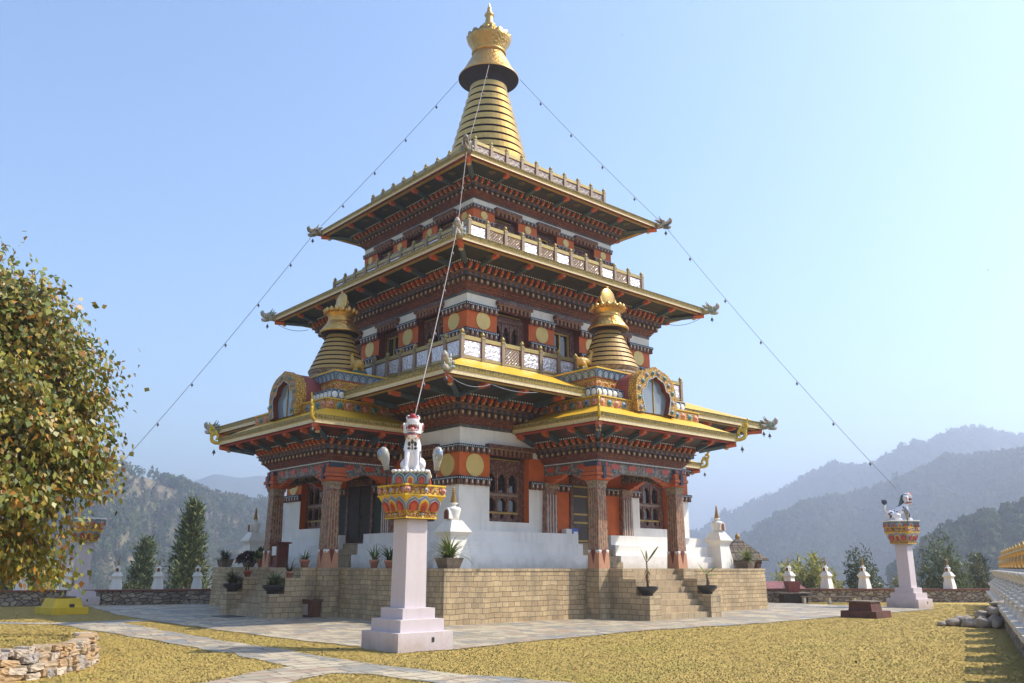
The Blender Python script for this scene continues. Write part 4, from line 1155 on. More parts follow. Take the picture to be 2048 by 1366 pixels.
def potted(loc, label, kind='clay', r=.14, h=.22, plant=None, group='potted plants round the temple', rotz=0):
    t = empty('potted_plant', None, loc, rotz); tag(t, label, 'potted plant', group)
    m = MB()
    if kind in ('clay','pale'):
        M_ = CLAY if kind=='clay' else CLAYP
        m.lathe([(0,0),(r*.66,0),(r*.9,h*.72),(r*1.06,h*.74),(r*1.08,h*.98),(r*.95,h),(r*.9,h*.88),(0,h*.87)],[M_]*6+[SOIL],n=20)
    elif kind=='bowl':
        m.lathe([(0,.0),(r*.45,0),(r*.5,.03),(r*.5,.05),(r*.85,h*.55),(r*1.0,h*.72),(r*.96,h*.9),(r*1.04,h),(r*.98,h),(r*.92,h*.88),(0,h*.86)],[BOWLM]*9+[SOIL],n=24)
        for i in range(3):
            a=2*PI*i/3+.5; m.ball((r*.5*math.cos(a),r*.5*math.sin(a),.03),.035,BOWLM,6,5)
    elif kind=='planter':
        m.loft([sq(r*.72)+(0,),sq(r*.97)+(h*.92,),sq(r)+(h*.92,),sq(r)+(h,),sq(r*.9)+(h,),sq(r*.88)+(h*.85,)],[PLANTERM]*5,cap0=True); m.box(-r*.86,r*.86,-r*.86,r*.86,h*.8,h*.86,SOIL)
    m.build('pot', t)
    if plant: plant(t, h)
    return t
def P_straps(n,ln,wd,cols,up=.6,droop=1.0): return lambda t,h: straps('plant',t,(0,0,h*.86),n,ln,wd,cols,up,droop)
def P_bush(rad,n,cols,ln=.08,stretch=1):
    def f(t,h):
        p = rdir(n)*rad*RNG.uniform(.5,1,(n,1))**.5; p[:,2]=np.abs(p[:,2])*stretch
        me = leaf_cloud('plant',p+[0,0,h],rdir(n)+unit(p)*.8,rdir(n),np.full(n,ln)*RNG.uniform(.6,1.2,n),np.full(n,ln*.6),mixcol(n,cols),LEAFM); link(me,'plant',t)
        s = MB(); s.tube([(0,0,h*.8),(0,0,h+rad*.6)],.02,BARK,6); s.build('stem',t)
    return f
def broadleaf(mb_v, base, az, el, ln, wd, col, droop=.6):
    Vs,Fs,Cs = mb_v; p=np.array(base,float); sd=np.array([-math.sin(az),math.cos(az),0]); b=len(Vs); seg=8
    for j in range(seg+1):
        t=j/seg; w=wd*math.sin(min(1,t*1.02)*PI*.96+.06)**.7*.5; d=np.array([math.cos(az)*math.cos(el),math.sin(az)*math.cos(el),math.sin(el)]); nz=np.cross(sd,d)
        Vs += [p-sd*w+nz*w*.35,p,p+sd*w+nz*w*.35]; Cs += [col,np.array(col)*1.25,col]; p=p+d*ln/seg; el-=droop/seg
    for j in range(seg): Fs += [(b+3*j,b+3*j+1,b+3*j+4,b+3*j+3),(b+3*j+1,b+3*j+2,b+3*j+5,b+3*j+4)]
def P_banana(stem, leaves, dry=0):
    def f(t,h):
        s = MB(); s.tube([(0,0,h*.8),(.01,0,h+stem*.5),(0.0,.01,h+stem)],[.035,.03,.022],plain('banana_stem',L(.20,.14,.06),.7,var=.3,scale=9),8); s.build('stem',t)
        D=([],[],[])
        for (z,az,el,ln,wd,c,dr) in leaves: broadleaf(D,(0,0,h+stem*z),az,el,ln,wd,c,dr)
        for i in range(dry): broadleaf(D,(0,0,h+stem*RNG.uniform(.3,.7)),RNG.uniform(0,6.3),-.6,.22,.05,(.20,.11,.05),1.2)
        C=np.concatenate([np.array(D[2]),np.ones((len(D[2]),1))],1); link(fast_mesh('plant',np.array(D[0]),np.array(D[1]),C,BLADE),'leaf_cluster',t)
    return f
# near corner planter etc.
potted((-7.72,-7.80,1.572),'brown square planter full of long arching leaves, on the near corner of the plinth','planter',.31,.30,P_straps(150,.80,.045,GRN+[(.26,.24,.07)],.35,1.1))
potted((-7.9,-4.05,1.572),'small pink clay pot with one upright leafy stem, left of the near pillar shaft','pale',.15,.26,P_straps(20,.46,.06,GRN,.9,.6))
potted((-7.9,-4.95,1.572),'spiky plant mostly hidden behind the near pillar shaft','pale',.17,.24,P_straps(60,.66,.04,DGRN+GRN,.4,1.1))
potted((-7.8,7.75,1.572),'dark pot of spiky leaves on the far left corner of the plinth','planter',.27,.32,P_straps(120,.60,.04,DGRN+[(.10,.07,.03)],.3,1.2))
potted((-8.0,5.0,1.572),'low pot under a rounded dark red bush, left of the left porch','planter',.20,.18,P_bush(.50,1400,[(.05,.012,.016),(.07,.016,.02),(.03,.01,.012)],.09,.85))
potted((-8.3,3.25,1.572),'terracotta pot with a stiff green shrub, beside the wooden notice cabinet','clay',.17,.30,P_bush(.28,320,DGRN+GRN,.13,1.5))
potted((-9.05,-1.56,1.58),'pale terracotta pot on the top step of the left stair wall','pale',.17,.26,P_straps(26,.38,.045,GRN,.6,1))
potted((-9.58,-1.56,1.253),'small clay pot on the middle step of the left stair wall, nearer side','pale',.13,.20,P_straps(16,.4,.04,DGRN,.9,.5))
potted((-9.60,1.56,1.253),'small red clay pot on the middle step of the left stair wall, farther side','clay',.15,.22,P_straps(12,.2,.03,DGRN,.9,.5))
potted((-10.12,-1.56,.753),'black bowl of pale green leaves at the foot of the left stair, nearer side','bowl',.36,.28,P_straps(120,.50,.045,[(.14,.17,.06),(.22,.22,.10),(.08,.11,.04)],.5,1))
potted((-10.12,1.56,.753),'black bowl of dark grassy leaves at the foot of the left stair, farther side','bowl',.34,.28,P_straps(130,.52,.04,DGRN+[(.10,.12,.05)],.6,.9))
potted((-1.56,-10.10,.753),'black bowl with a tall single banana plant, left of the sunlit steps','bowl',.33,.28,P_banana(.78,[(.95,-.5,1.05,.66,.20,(.15,.20,.03),.35),(.9,2.6,1.3,.50,.10,(.22,.20,.05),.3),(1.0,.9,1.5,.34,.07,(.30,.22,.06),.2)],14))
potted((1.56,-10.10,.753),'black bowl with a small three leaved banana plant, right of the sunlit steps','bowl',.33,.28,P_banana(.36,[(1,2.4,1.05,.46,.16,(.16,.25,.035),.4),(1,-.7,.85,.46,.17,(.14,.23,.035),.5),(.9,-.9,.2,.36,.16,(.16,.25,.035),.5)],6))
potted((7.60,-7.65,1.572),'square planter of green grassy leaves at the right end of the plinth','planter',.27,.30,P_straps(120,.62,.045,GRN+[(.30,.26,.06)],.4,1.1))
potted((7.9,-7.2,1.572),'plain dark pot standing behind the planter at the right end of the plinth','planter',.22,.26,None)
# notice cabinet, tub, doormat, parcel
t = empty('notice_cabinet', None, (-8.55,1.32,1.575), -PI/2); tag(t,'small red wooden cabinet with a white notice, by a column of the left porch','notice cabinet')
RWOOD = plain('red_brown_wood', L(.17,.045,.028), .6, var=.25, scale=6)
m = MB(); m.box(-.30,.30,-.24,.24,0,.07,RWOOD); 
for sx in (-1,1):
    for sy in (-1,1): m.box(sx*.25-.03,sx*.25+.03,sy*.19-.03,sy*.19+.03,.07,.78,RWOOD)
m.box(-.22,.22,-.16,.16,.07,.38,RWOOD); m.box(-.28,.28,-.22,.22,.78,.83,RWOOD); m.loft([(-.34,.34,-.28,.28,.83),(-.36,.36,-.30,.30,.88),(-.28,.28,-.22,.22,.90)],RWOOD,cap0=True,cap1=True); m.box(-.22,.22,-.12,.16,.38,.78,DRED)
m.build('cabinet_body', t); m = MB(); m.box(-.17,.17,-.215,-.205,.42,.74,BEAD); m.build('notice', t)
t = empty('wooden_tub', None, (-8.98,-1.98,0.006)); tag(t,'brown tapered wooden tub with a pale paper notice, against the stone plinth','tub')
m = MB(); m.T = Matrix.Rotation(-PI/2,4,'Z'); m.loft([(-.29,.29,-.17,.17,0),(-.40,.40,-.21,.21,.52),(-.43,.43,-.24,.24,.52),(-.43,.43,-.24,.24,.57),(-.38,.38,-.19,.19,.57),(-.34,.34,-.17,.17,.3)],plain('stained_brown_wood',L(.13,.055,.035),.6,var=.4,scale=4),cap0=True,cap1=True)
m.build('tub_body', t); m = MB(); m.T = Matrix.Rotation(-PI/2,4,'Z'); m.add([(-.12,-.187,.08),(.22,-.187,.08),(.25,-.217,.42),(-.12,-.217,.42)],[(0,1,2,3)],plain('faded_paper',L(.46,.36,.30),.8,var=.15,scale=9)); m.build('notice', t)
m = MB(); m.box(-.35,.35,-.55,.55,.004,.02,IRON); o = m.build('door_mat', None, (-10.95,-.15,.008)); tag(o,'thin dark mat lying on the paving before the left steps','mat')
t = empty('parcel_box', None, (-1.12,-6.22,2.762)); tag(t,'small white and blue box lying on the white ledge below the orange wall','box')
m = MB(); m.box(-.30,-.02,-.12,.12,0,.17,BEAD); m.build('white_box', t); m = MB(); m.box(-.015,.30,-.13,.11,0,.19,plain('bright_blue_card',L(.04,.10,.42),.5,var=.1,scale=6)); m.box(.06,.27,-.134,-.13,.0,.08,BEAD); m.build('blue_sleeve', t)
# deer statues
DEERM = attr('ochre_statue_paint', .45)
def deer(loc, rotz, label):
    t = empty('deer_statue', None, loc, rotz); tag(t,label,'deer statue','golden deer on the porch roofs')
    m = MB(); m.loft([(-.40,.40,-.24,.24,-.02),(-.40,.40,-.24,.24,.22)],plain('green_pedestal',L(.045,.10,.085),.6,var=.15,scale=4),cap1=True); m.build('pedestal', t)
    z0=.22; B=[(Vector((-.05,0,z0+.30)),(.30,.15,.16),I3),(Vector((-.25,0,z0+.28)),(.15,.16,.17),I3)]
    B += chain([(.18,0,z0+.34),(.30,0,z0+.56),(.34,0,z0+.70)],[.13,.085,.07]); B += chain([(.33,0,z0+.72),(.46,0,z0+.70)],[.075,.045])
    for s in (-1,1):
        B += chain([(-.22,s*.10,z0+.18),(-.10,s*.14,z0+.06),(-.30,s*.13,z0+.03)],[.10,.05,.035]); B += chain([(.16,s*.09,z0+.24),(.26,s*.10,z0+.08),(.10,s*.11,z0+.03),(.2,s*.11,z0+.03)],[.075,.045,.032,.03])
    B += chain([(-.38,0,z0+.34),(-.46,0,z0+.44)],[.05,.03])
    link(blob_mesh('deer_body',B,.018,DEERM,lambda p:(.52,.30,.055,1)),'body',t)
    e=MB()
    for s in (-1,1): e.tube([(.31,s*.05,z0+.76),(.25,s*.13,z0+.83)],[.03,.008],GOLDP,6)
    e.build('ears', t)
deer((-1.22,-7.25,8.375),0,'crouching golden deer facing the cone on the sunlit porch roof')
deer((1.22,-7.25,8.375),PI,'golden deer mostly hidden behind the cone of the sunlit porch roof')
deer((-7.25,-1.22,8.375),PI/2,'golden deer on the shaded porch roof, seen from behind the roof edge')

# ---------------------------------------------------------------- boundary walls
def rubble():
    t = NT('rubble_stone', .9)
    v = t.vor(3.4,'Object',vs=(1,1,1.9)); e = t.vor(3.4,'Object','DISTANCE_TO_EDGE',vs=(1,1,1.9))
    sep = t.n('SeparateColor'); t.k(v.outputs['Color'], sep.inputs[0])
    k = t.ramp(sep.outputs[0],[(0,L(.30,.25,.20)),(.25,L(.38,.32,.24)),(.5,L(.26,.20,.15)),(.75,L(.42,.35,.26))],'CONSTANT')
    k = t.mix(k, t.ramp(t.noise(9,5),[(.3,L(.6,.6,.6)),(.7,L(1.15,1.1,1.05))]), .8, 'MULTIPLY')
    k = t.mix(L(.07,.055,.045), k, t.ramp(e.outputs['Distance'],[(.015,L(0,0,0)),(.055,L(1,1,1))]))
    t.col(k); t.bump(t.ramp(e.outputs['Distance'],[(0,L(0,0,0)),(.12,L(1,1,1))]), 1, .06); return t.m
RUB = rubble()
CAPR = plain('red_brown_cap', L(.19,.065,.04), .8, var=.2, scale=3)
def wall(A, B, h, label, cap=True, thick=.45):
    A=Vector(A); B=Vector(B); d=B-A; ln=d.length
    t = empty('boundary_wall', None, (A.x,A.y,0), math.atan2(d.y,d.x)); tag(t,label,'wall')
    m = MB(); m.box(0,ln,-thick/2,thick/2,-1.2,h-.07,RUB); m.build('stone_body', t)
    m = MB(); m.box(-.02,ln+.02,-thick/2-.06,thick/2+.06,h-.07,h,CAPR if cap else RUB); m.build('coping', t)
    return t
wall((-24,15.6),(-5.0,9.37),.63,'low rubble wall with red coping behind the yellow burner, on the left')
wall((12.2,-2.54),(23.4,-11.69),.63,'low rubble wall with red coping behind the far pillar, on the right')
RW0 = Vector((-12.27,-25.49)); RWD = Vector((.9297,.3683)); RWN = Vector((.3683,-.9297))
wall(tuple(RW0+RWD*1.3),tuple(RW0+RWD*33.2),.46,'rubble wall along the right edge of the lawn, below the row of white stupas',False,1.1)
def at_wall(x,y): return (x,y,.63)
proto = stupa('wall_stupa', (-14.4,12.45,.63), -.5, .455, 'white stupa on the left wall, partly under the leafy tree', 'white stupas on the left wall')
for x,y,lab in ((-12.78,11.92,'white stupa on the left wall, mostly hidden behind the left pillar'),(-10.99,11.33,'white stupa on the left wall, just right of the left pillar'),(-9.43,10.82,'white stupa on the left wall, between the two conifers'),(-7.9,10.32,'white stupa on the left wall, beside the taller conifer and the stone plinth')):
    c = copy_tree(proto, None, at_wall(x,y), -.5); c['label'] = lab
for x,y,lab in ((15.13,-4.94,'white stupa on the right wall, behind the red tub by the bamboo'),(16.54,-6.09,'white stupa on the right wall, just right of the bamboo'),(17.98,-7.26,'white stupa on the right wall, between bamboo and the far pillar'),(21.24,-9.92,'white stupa on the right wall, right of the far pillar')):
    c = copy_tree(proto, None, at_wall(x,y), -PI/2); c['label'] = lab; c['group'] = 'white stupas on the right wall'; c.scale = (.50,)*3
# the close-set row along the lawn: stupas with gilt vases
def rowstupa(loc, rotz):
    t = empty('row_stupa', None, loc, rotz)
    b = MB(); b.loft([sq(.78)+(0,), sq(.80)+(.16,), sq(.66)+(.17,), sq(.60)+(.38,), sq(.70)+(.46,)], TIERW)
    for i in range(5):
        s0=.68-.075*i; z=.46+.075*i; b.loft([sq(s0)+(z,),sq(s0)+(z+.07,),sq(s0-.06)+(z+.071,)], TIERW, cap1=True)
    b.loft([sq(.44)+(.83,),sq(.48)+(.93,),sq(.56)+(1.02,),sq(.56)+(1.07,)], TIERW, cap1=True); b.build('stepped_base', t)
    d = MB(); d.lathe([(.24,1.07),(.26,1.10),(.19,1.14)],TIERW,n=20); d.build('dome', t)
    s = MB(); s.lathe([(.13,1.14),(.19,1.20),(.215,1.32),(.19,1.44),(.15,1.50),(.17,1.56),(.20,1.60),(.14,1.64),(.07,1.68),(.05,1.74),(.08,1.78),(.03,1.83),(.0,1.93)],GOLD,n=18); s.build('gold_vase', t)
    return t
rp = None
for i in range(15):
    p = RW0+RWD*(4.0+2.08*i)+RWN*.15; loc = (p.x,p.y,.46)
    if rp is None: rp = rowstupa(loc, math.atan2(RWD.y,RWD.x)); c = rp
    else: c = copy_tree(rp, None, loc, math.atan2(RWD.y,RWD.x))
    tag(c, 'one of the close-set white stupas with gold vase tops along the lawn wall','stupa','row of white stupas on the lawn wall')
t = empty('end_stupa', None, (-11.17,-24.86,0), math.atan2(RWD.y,RWD.x)); tag(t,'large white domed stupa cut off by the right edge of the picture','stupa')
m = MB(); m.loft([sq(.52)+(-.1,),sq(.50)+(.50,),sq(.47)+(.50,)],WHITE,cap1=True); m.build('base_block', t)
m = MB(); m.lathe([(.44,.50),(.50,.56),(.53,.8),(.55,1.1),(.50,1.35),(.36,1.52),(.2,1.58),(.2,1.75),(.0,1.8)],WHITE,n=32); m.build('dome', t)
m = MB()
for zz,a in ((.82,0),(1.05,0)):
    for q in (-1,0,1):
        m.T = Matrix.Rotation(PI+.9+q*.9,4,'Z') @ Matrix.Translation((.505,0,0)); m.box(-.06,.04,-.06,.06,zz,zz+.17,DRED); m.box(.0,.045,-.04,.04,zz+.02,zz+.15,IRON)
m.build('dark_slots', t)
# burners
t = empty('yellow_burner', None, (-14.62,5.25,0), math.radians(6)); tag(t,'bright yellow stepped incense burner with a dark slab on top, on the grass','incense burner')
YEL = plain('worn_yellow_paint', L(.68,.46,.015), .6, var=.12, scale=3, stain=L(.36,.26,.03))
m = MB(); m.loft([(-.60,.60,-.78,.78,-.1),(-.60,.60,-.78,.78,.23)],YEL,cap1=True); m.build('base', t)
m = MB(); m.loft([(-.47,.47,-.62,.62,.23),(-.40,.40,-.50,.50,.53)],YEL,cap1=True); m.box(.02,.17,-.645,-.56,.235,.34,IRON); m.build('fire_box', t)
m = MB(); m.T = Matrix.Rotation(math.radians(3),4,'Y'); m.box(-.42,.22,-.50,.45,.55,.60,PLANTERM); m.build('slab', t)
t = empty('red_burner', None, (5.62,-13.55,0), math.radians(4)); tag(t,'dark red brick incense burner with a slab top, at the lawn edge','incense burner')
RBR = plain('sooty_red_brick', L(.115,.042,.03), .85, var=.45, scale=4, bump=.4)
m = MB(); m.loft([sq(.62)+(-.1,),sq(.60)+(.22,)],RBR,cap1=True); m.build('base', t); m = MB(); m.loft([(-.44,.40,-.40,.40,.22),(-.42,.36,-.36,.36,.50)],RBR,cap1=True); m.build('fire_box', t)
m = MB(); m.box(-.50,.44,-.40,.36,.505,.54,PLANTERM); m.build('slab', t)
t = empty('stone_table', None, (14.35,-5.55,0), -.7); tag(t,'dark low stone table by the right wall, carrying a red tub','table')
m = MB(); m.box(-.55,.55,-.4,.4,.0,.42,DARK); m.build('block', t); m = MB(); m.box(-.75,.75,-.55,.55,.42,.48,PLANTERM); m.build('slab', t)
m = MB(); m.loft([sq(.22)+(0,),sq(.32)+(.50,),sq(.26)+(.50,),sq(.24)+(.3,)],plain('dull_red_paint',L(.22,.05,.04),.6,var=.2,scale=5),cap0=True,cap1=True); o = m.build('red_tub', None, (14.35,-5.55,.48), -.7); tag(o,'dull red tapered tub standing on the dark stone table','tub')
t = empty('white_bench', None, (15.0,-7.0,0), -.75); tag(t,'low white bench on the grass in front of the right wall','bench')
m = MB(); m.box(-1.3,1.3,-.2,.2,.27,.33,PLANTERM); m.build('seat', t)
for x in (-1.15,.0,1.15): m = MB(); m.box(x-.05,x+.05,-.16,.16,0,.27,BEAD); m.build('leg', t)
# buildings beyond the wall
SHING = brick('weathered_shingle', L(.26,.20,.14), L(.14,.10,.07), L(.03,.025,.02), .32, .3, .02, bump=.8)
t = empty('shingled_pavilion', None, (17.9,-.25,-1.5), -.72); tag(t,'small pavilion with a shingled pyramid roof showing above the plinth','pavilion')
m = MB(); m.box(-.85,.85,-.85,.85,0,3.1,DRED)
for k,T,ln in edges((-.85,.85,-.85,.85)):
    m.T=T
    for u in spread(ln,.22): m.box(u-.06,u+.06,-.12,0,3.1,3.28,BLOCKF)
m.T=Matrix.Identity(4); m.box(-.97,.97,-.97,.97,3.28,3.48,RBR); m.build('wall', t)
m = MB()
for i in range(6):
    s0=1.28-.20*i; s1=s0-.25; z=3.46+.19*i; m.loft([sq(s0)+(z,),sq(s0)+(z+.05,),sq(max(.05,s1))+(z+.26,)],SHING)
m.build('roof', t)
m = MB(); m.lathe([(.06,4.5),(.08,4.56),(.15,4.68),(.13,4.80),(.04,4.90),(.0,4.96)],GOLDP,n=12); m.build('roof_finial', t)
t = empty('red_roofed_hut', None, (26.3,2.9,-2.55), -.72); tag(t,'low hut with a faded red tin roof beyond the right wall','hut')
m = MB(); m.box(-1.5,1.5,-1.3,1.3,0,2.7,DARK); m.build('wall', t)
m = MB(); m.add([(-1.75,-1.7,2.65),(1.75,-1.7,2.65),(1.3,0,3.3),(-1.3,0,3.3),(1.75,1.7,2.65),(-1.75,1.7,2.65)],[(0,1,2,3),(3,2,4,5)],plain('faded_red_tin',L(.24,.075,.065),.6,var=.4,scale=3)); m.build('roof', t)
# boulders at the end of the lawn wall
def rock(loc, r, rot, label, cols=None, name='boulder'):
    bm = bmesh.new(); bmesh.ops.create_icosphere(bm, subdivisions=3, radius=1)
    off = Vector((RNG.uniform(0,50),RNG.uniform(0,50),0))
    for v in bm.verts:
        d = 1+.35*(mnoise.noise(v.co*1.3+off))+.12*mnoise.noise(v.co*3.5+off); v.co = Vector((v.co.x*r[0]*d,v.co.y*r[1]*d,v.co.z*r[2]*d))
    me = bpy.data.meshes.new(name); bm.to_mesh(me); bm.free(); me.polygons.foreach_set('use_smooth',[True]*len(me.polygons)); me.materials.append(ROCKM)
    o = link(me,name,None,loc,rot); tag(o,label,'boulder','boulders beside the lawn wall'); return o
ROCKM = plain('grey_boulder', L(.36,.30,.24), .9, var=.35, scale=4, bump=.6)
names=['broad flat pale boulder','long grey boulder','round dark boulder','small wedge boulder','tall grey boulder','smooth low boulder','brownish boulder','small round boulder','leaning slab boulder','pale knobby boulder','grey boulder half sunk in grass']
spots=[(3.35,-17.35,.10,.30,.22,.16),(3.55,-17.62,.20,.34,.24,.17),(3.3,-17.85,.14,.32,.24,.20),(3.25,-18.2,.15,.30,.26,.22),(3.6,-18.05,.42,.36,.26,.16),(3.4,-18.5,.2,.30,.28,.26),(3.9,-17.3,.16,.26,.22,.18),(3.5,-18.45,.55,.28,.26,.18),(3.95,-18.0,.36,.34,.24,.18),(3.75,-18.6,.80,.42,.24,.12),(3.15,-17.1,.06,.18,.15,.11)]
wherel=['at the front of the pile','behind the flat one','at the near corner of the pile','at the near edge against the wall','in the middle of the pile','against the stupa wall','at the far side','on top next to the wall','on top of the far side','capping the pile','at the far left tip']
for n_,(x,y,z,a,b,c),w_ in zip(names,spots,wherel): rock((x,y,z*.8),(a*.78,b*.78,c*.78),RNG.uniform(0,3),n_+' '+w_)
# ---------------------------------------------------------------- ground, paving, paths
def inpoly(px, py, poly):
    inside = np.zeros(len(px),bool); n=len(poly); j=n-1
    for i in range(n):
        xi,yi=poly[i]; xj,yj=poly[j]
        c=((yi>py)!=(yj>py)) & (px < (xj-xi)*(py-yi)/((yj-yi) if yj!=yi else 1e-9)+xi); inside ^= c; j=i
    return inside
def pdist(px, py, poly, closed=True):
    d=np.full(len(px),1e9); n=len(poly)
    for i in range(n if closed else n-1):
        ax,ay=poly[i]; bx,by=poly[(i+1)%n]; vx,vy=bx-ax,by-ay
        t=np.clip(((px-ax)*vx+(py-ay)*vy)/(vx*vx+vy*vy+1e-12),0,1); d=np.minimum(d,np.hypot(px-ax-vx*t,py-ay-vy*t))
    return d
PLATEAU=[(-60,28),(-24,15.9),(-5,10.2),(2,13),(13,10),(14.5,-3.6),(23.6,-11.0),(24.5,-12.6),(-8,-25.6),(-30,-48),(-70,-50)]
BEDC=(-21.9,-10.6); BEDR=3.5
def ground_z(x,y):
    d=pdist(x,y,PLATEAU); ins=inpoly(x,y,PLATEAU); d=np.where(ins,0,np.maximum(d-.6,0))
    z=-np.minimum(.42*d, 30+.12*d); z=np.maximum(z,-110)
    return z
rr=np.concatenate([[0],np.geomspace(.8,7000,100)]); na=220
aa=np.linspace(0,2*PI,na,endpoint=False)
X=np.outer(rr,np.cos(aa)); Y=np.outer(rr,np.sin(aa))-5; Z=ground_z(X.ravel(),Y.ravel()).reshape(X.shape)
far=np.clip((np.hypot(X,Y+5)-60)/200,0,1)
nz=np.array([mnoise.noise(Vector((x*.02,y*.02,0))) for x,y in zip(X.ravel(),Y.ravel())]).reshape(X.shape); Z=Z+nz*8*far
V=np.stack([X,Y,Z],-1).reshape(-1,3); F=[]
for i in range(len(rr)-1):
    a=np.arange(na); b=(a+1)%na; F.append(np.stack([i*na+a,i*na+b,(i+1)*na+b,(i+1)*na+a],1))
def lawnmat():
    t=NT('dry_lawn',.95)
    k=t.ramp(t.noise(.35,6),[(.3,L(.46,.32,.075)),(.52,L(.50,.35,.09)),(.72,L(.43,.33,.07))])
    k=t.mix(k,t.ramp(t.noise(60,4),[(.25,L(.75,.73,.68)),(.7,L(1.15,1.13,1.1))]),.9,'MULTIPLY')
    k=t.mix(k,t.ramp(t.noise(4,5),[(.3,L(.8,.82,.75)),(.7,L(1.1,1.08,1.0))]),.9,'MULTIPLY')
    g=t.n('NewGeometry'); s=t.n('SeparateXYZ'); t.k(g.outputs['Position'],s.inputs[0])
    low=t.ramp(t.math('MULTIPLY',s.outputs[2],-.5),[(.1,L(0,0,0)),(.9,L(1,1,1))])
    k=t.mix(k,t.ramp(t.noise(.02,8),[(.3,L(.05,.07,.03)),(.6,L(.10,.10,.045)),(.75,L(.16,.12,.06))]),low)
    t.col(k); t.bump(t.noise(45,5),.8,.03); return t.m
LAWN=lawnmat()
structure(link(fast_mesh('ground',V,np.concatenate(F),None,LAWN,True),'ground'))
def pavemat():
    t=NT('slate_paving',.75)
    vec=t.vec('Object')
    nzn=t.n('TexNoise'); nzn.inputs['Scale'].default_value=1.3; t.k(vec,nzn.inputs['Vector'])
    sb=t.n('VectorMath',operation='SUBTRACT'); t.k(nzn.outputs['Color'],sb.inputs[0]); sb.inputs[1].default_value=(.5,.5,.5)
    sc_=t.n('VectorMath',operation='SCALE'); sc_.inputs['Scale'].default_value=.12; t.k(sb.outputs[0],sc_.inputs[0]); ad=t.n('VectorMath',operation='ADD'); t.k(vec,ad.inputs[0]); t.k(sc_.outputs[0],ad.inputs[1])
    q=t.n('TexBrick'); q.inputs['Scale'].default_value=1; q.inputs['Brick Width'].default_value=.62; q.inputs['Row Height'].default_value=.36; q.inputs['Mortar Size'].default_value=.018; q.offset=.4; q.squash=.7; q.squash_frequency=3
    t.k(ad.outputs[0],q.inputs['Vector'])
    v=t.vor(1.9,'Object'); sep=t.n('SeparateColor'); t.k(v.outputs['Color'],sep.inputs[0])
    k=t.ramp(sep.outputs[0],[(0,L(.33,.28,.20)),(.22,L(.42,.35,.25)),(.45,L(.27,.25,.21)),(.62,L(.47,.40,.28)),(.8,L(.36,.27,.19)),(.92,L(.24,.24,.23))],'CONSTANT')
    k=t.mix(k,t.ramp(t.noise(3,6),[(.3,L(.75,.75,.75)),(.7,L(1.2,1.17,1.1))]),.8,'MULTIPLY')
    k=t.mix(k,L(.15,.12,.08),q.outputs['Fac']); t.col(k)
    t.bump(t.math('ADD',t.math('MULTIPLY',q.outputs['Fac'],-1),t.noise(7,5)),.5,.02); return t.m
PAVE=pavemat()
PLAZA=[(-13.5,.31),(-13.3,3.73),(-12.4,9.6),(-12.2,11.0),(-4.5,9.0),(2,12.5),(12.6,9.6),(13.0,-2.9),(14.0,-5.2),(13.4,-8.9),(14.4,-11.2),(13.3,-12.6),(5.51,-12.75),(2.2,-13.0),(-.89,-13.2),(-4.72,-12.9),(-10.74,-13.62),(-12.2,-13.95),(-13.3,-13.7),(-13.37,-12.23),(-13.6,-8.67),(-13.6,-4.58),(-13.6,-.67)]
PATH=[(-13.55,.31),(-14.62,.07),(-16.1,.17),(-17.3,1.5),(-18.2,1.4),(-16.27,-.52),(-16.2,-3.35),(-16.05,-7),(-15.99,-11.2),(-16.06,-13.1),(-16.1,-14.56),(-16.94,-14.85),(-18.01,-15.53),(-21.5,-17.7),(-20.9,-19.0),(-16.8,-16.14),(-16.16,-15.81),(-15.68,-16.37),(-15.48,-17.71),(-15.0,-22),(-13.0,-22),(-14.06,-18.9),(-14.39,-17.89),(-14.84,-15.61),(-14.9,-14.02),(-14.74,-11.47),(-14.88,-9.53),(-14.77,-5.5),(-14.59,-1.16),(-13.65,-.67)]
def wobble(poly, amp=.045, step=.5):
    out=[]
    for (ax,ay),(bx,by) in zip(poly,poly[1:]+poly[:1]):
        n=max(1,int(math.hypot(bx-ax,by-ay)/step))
        for i in range(n):
            t=i/n; out.append((ax+(bx-ax)*t+RNG.normal(0,amp),ay+(by-ay)*t+RNG.normal(0,amp)))
    return out
def sheet(name, poly, z, mat):
    # strips between scan lines: robust for any outline
    pts=np.array(poly); step=.06; ys=np.arange(pts[:,1].min()+step/2,pts[:,1].max(),step); V=[];F=[]; n=len(poly)
    for y in ys:
        xs=[]
        for (ax,ay),(bx,by) in zip(poly,poly[1:]+poly[:1]):
            if (ay>y)!=(by>y): xs.append(ax+(y-ay)*(bx-ax)/(by-ay))
        xs.sort()
        for a,b in zip(xs[::2],xs[1::2]):
            k=len(V); V+=[(a,y-step/2,z),(b,y-step/2,z),(b,y+step/2,z),(a,y+step/2,z)]; F.append((k,k+1,k+2,k+3))
    me=fast_mesh(name,np.array(V),np.array(F),None,mat); return structure(link(me,name))
PLw=wobble(PLAZA); PAw=wobble(PATH)
sheet('paving',PLw,.012,PAVE); sheet('path',PAw,.008,PAVE)

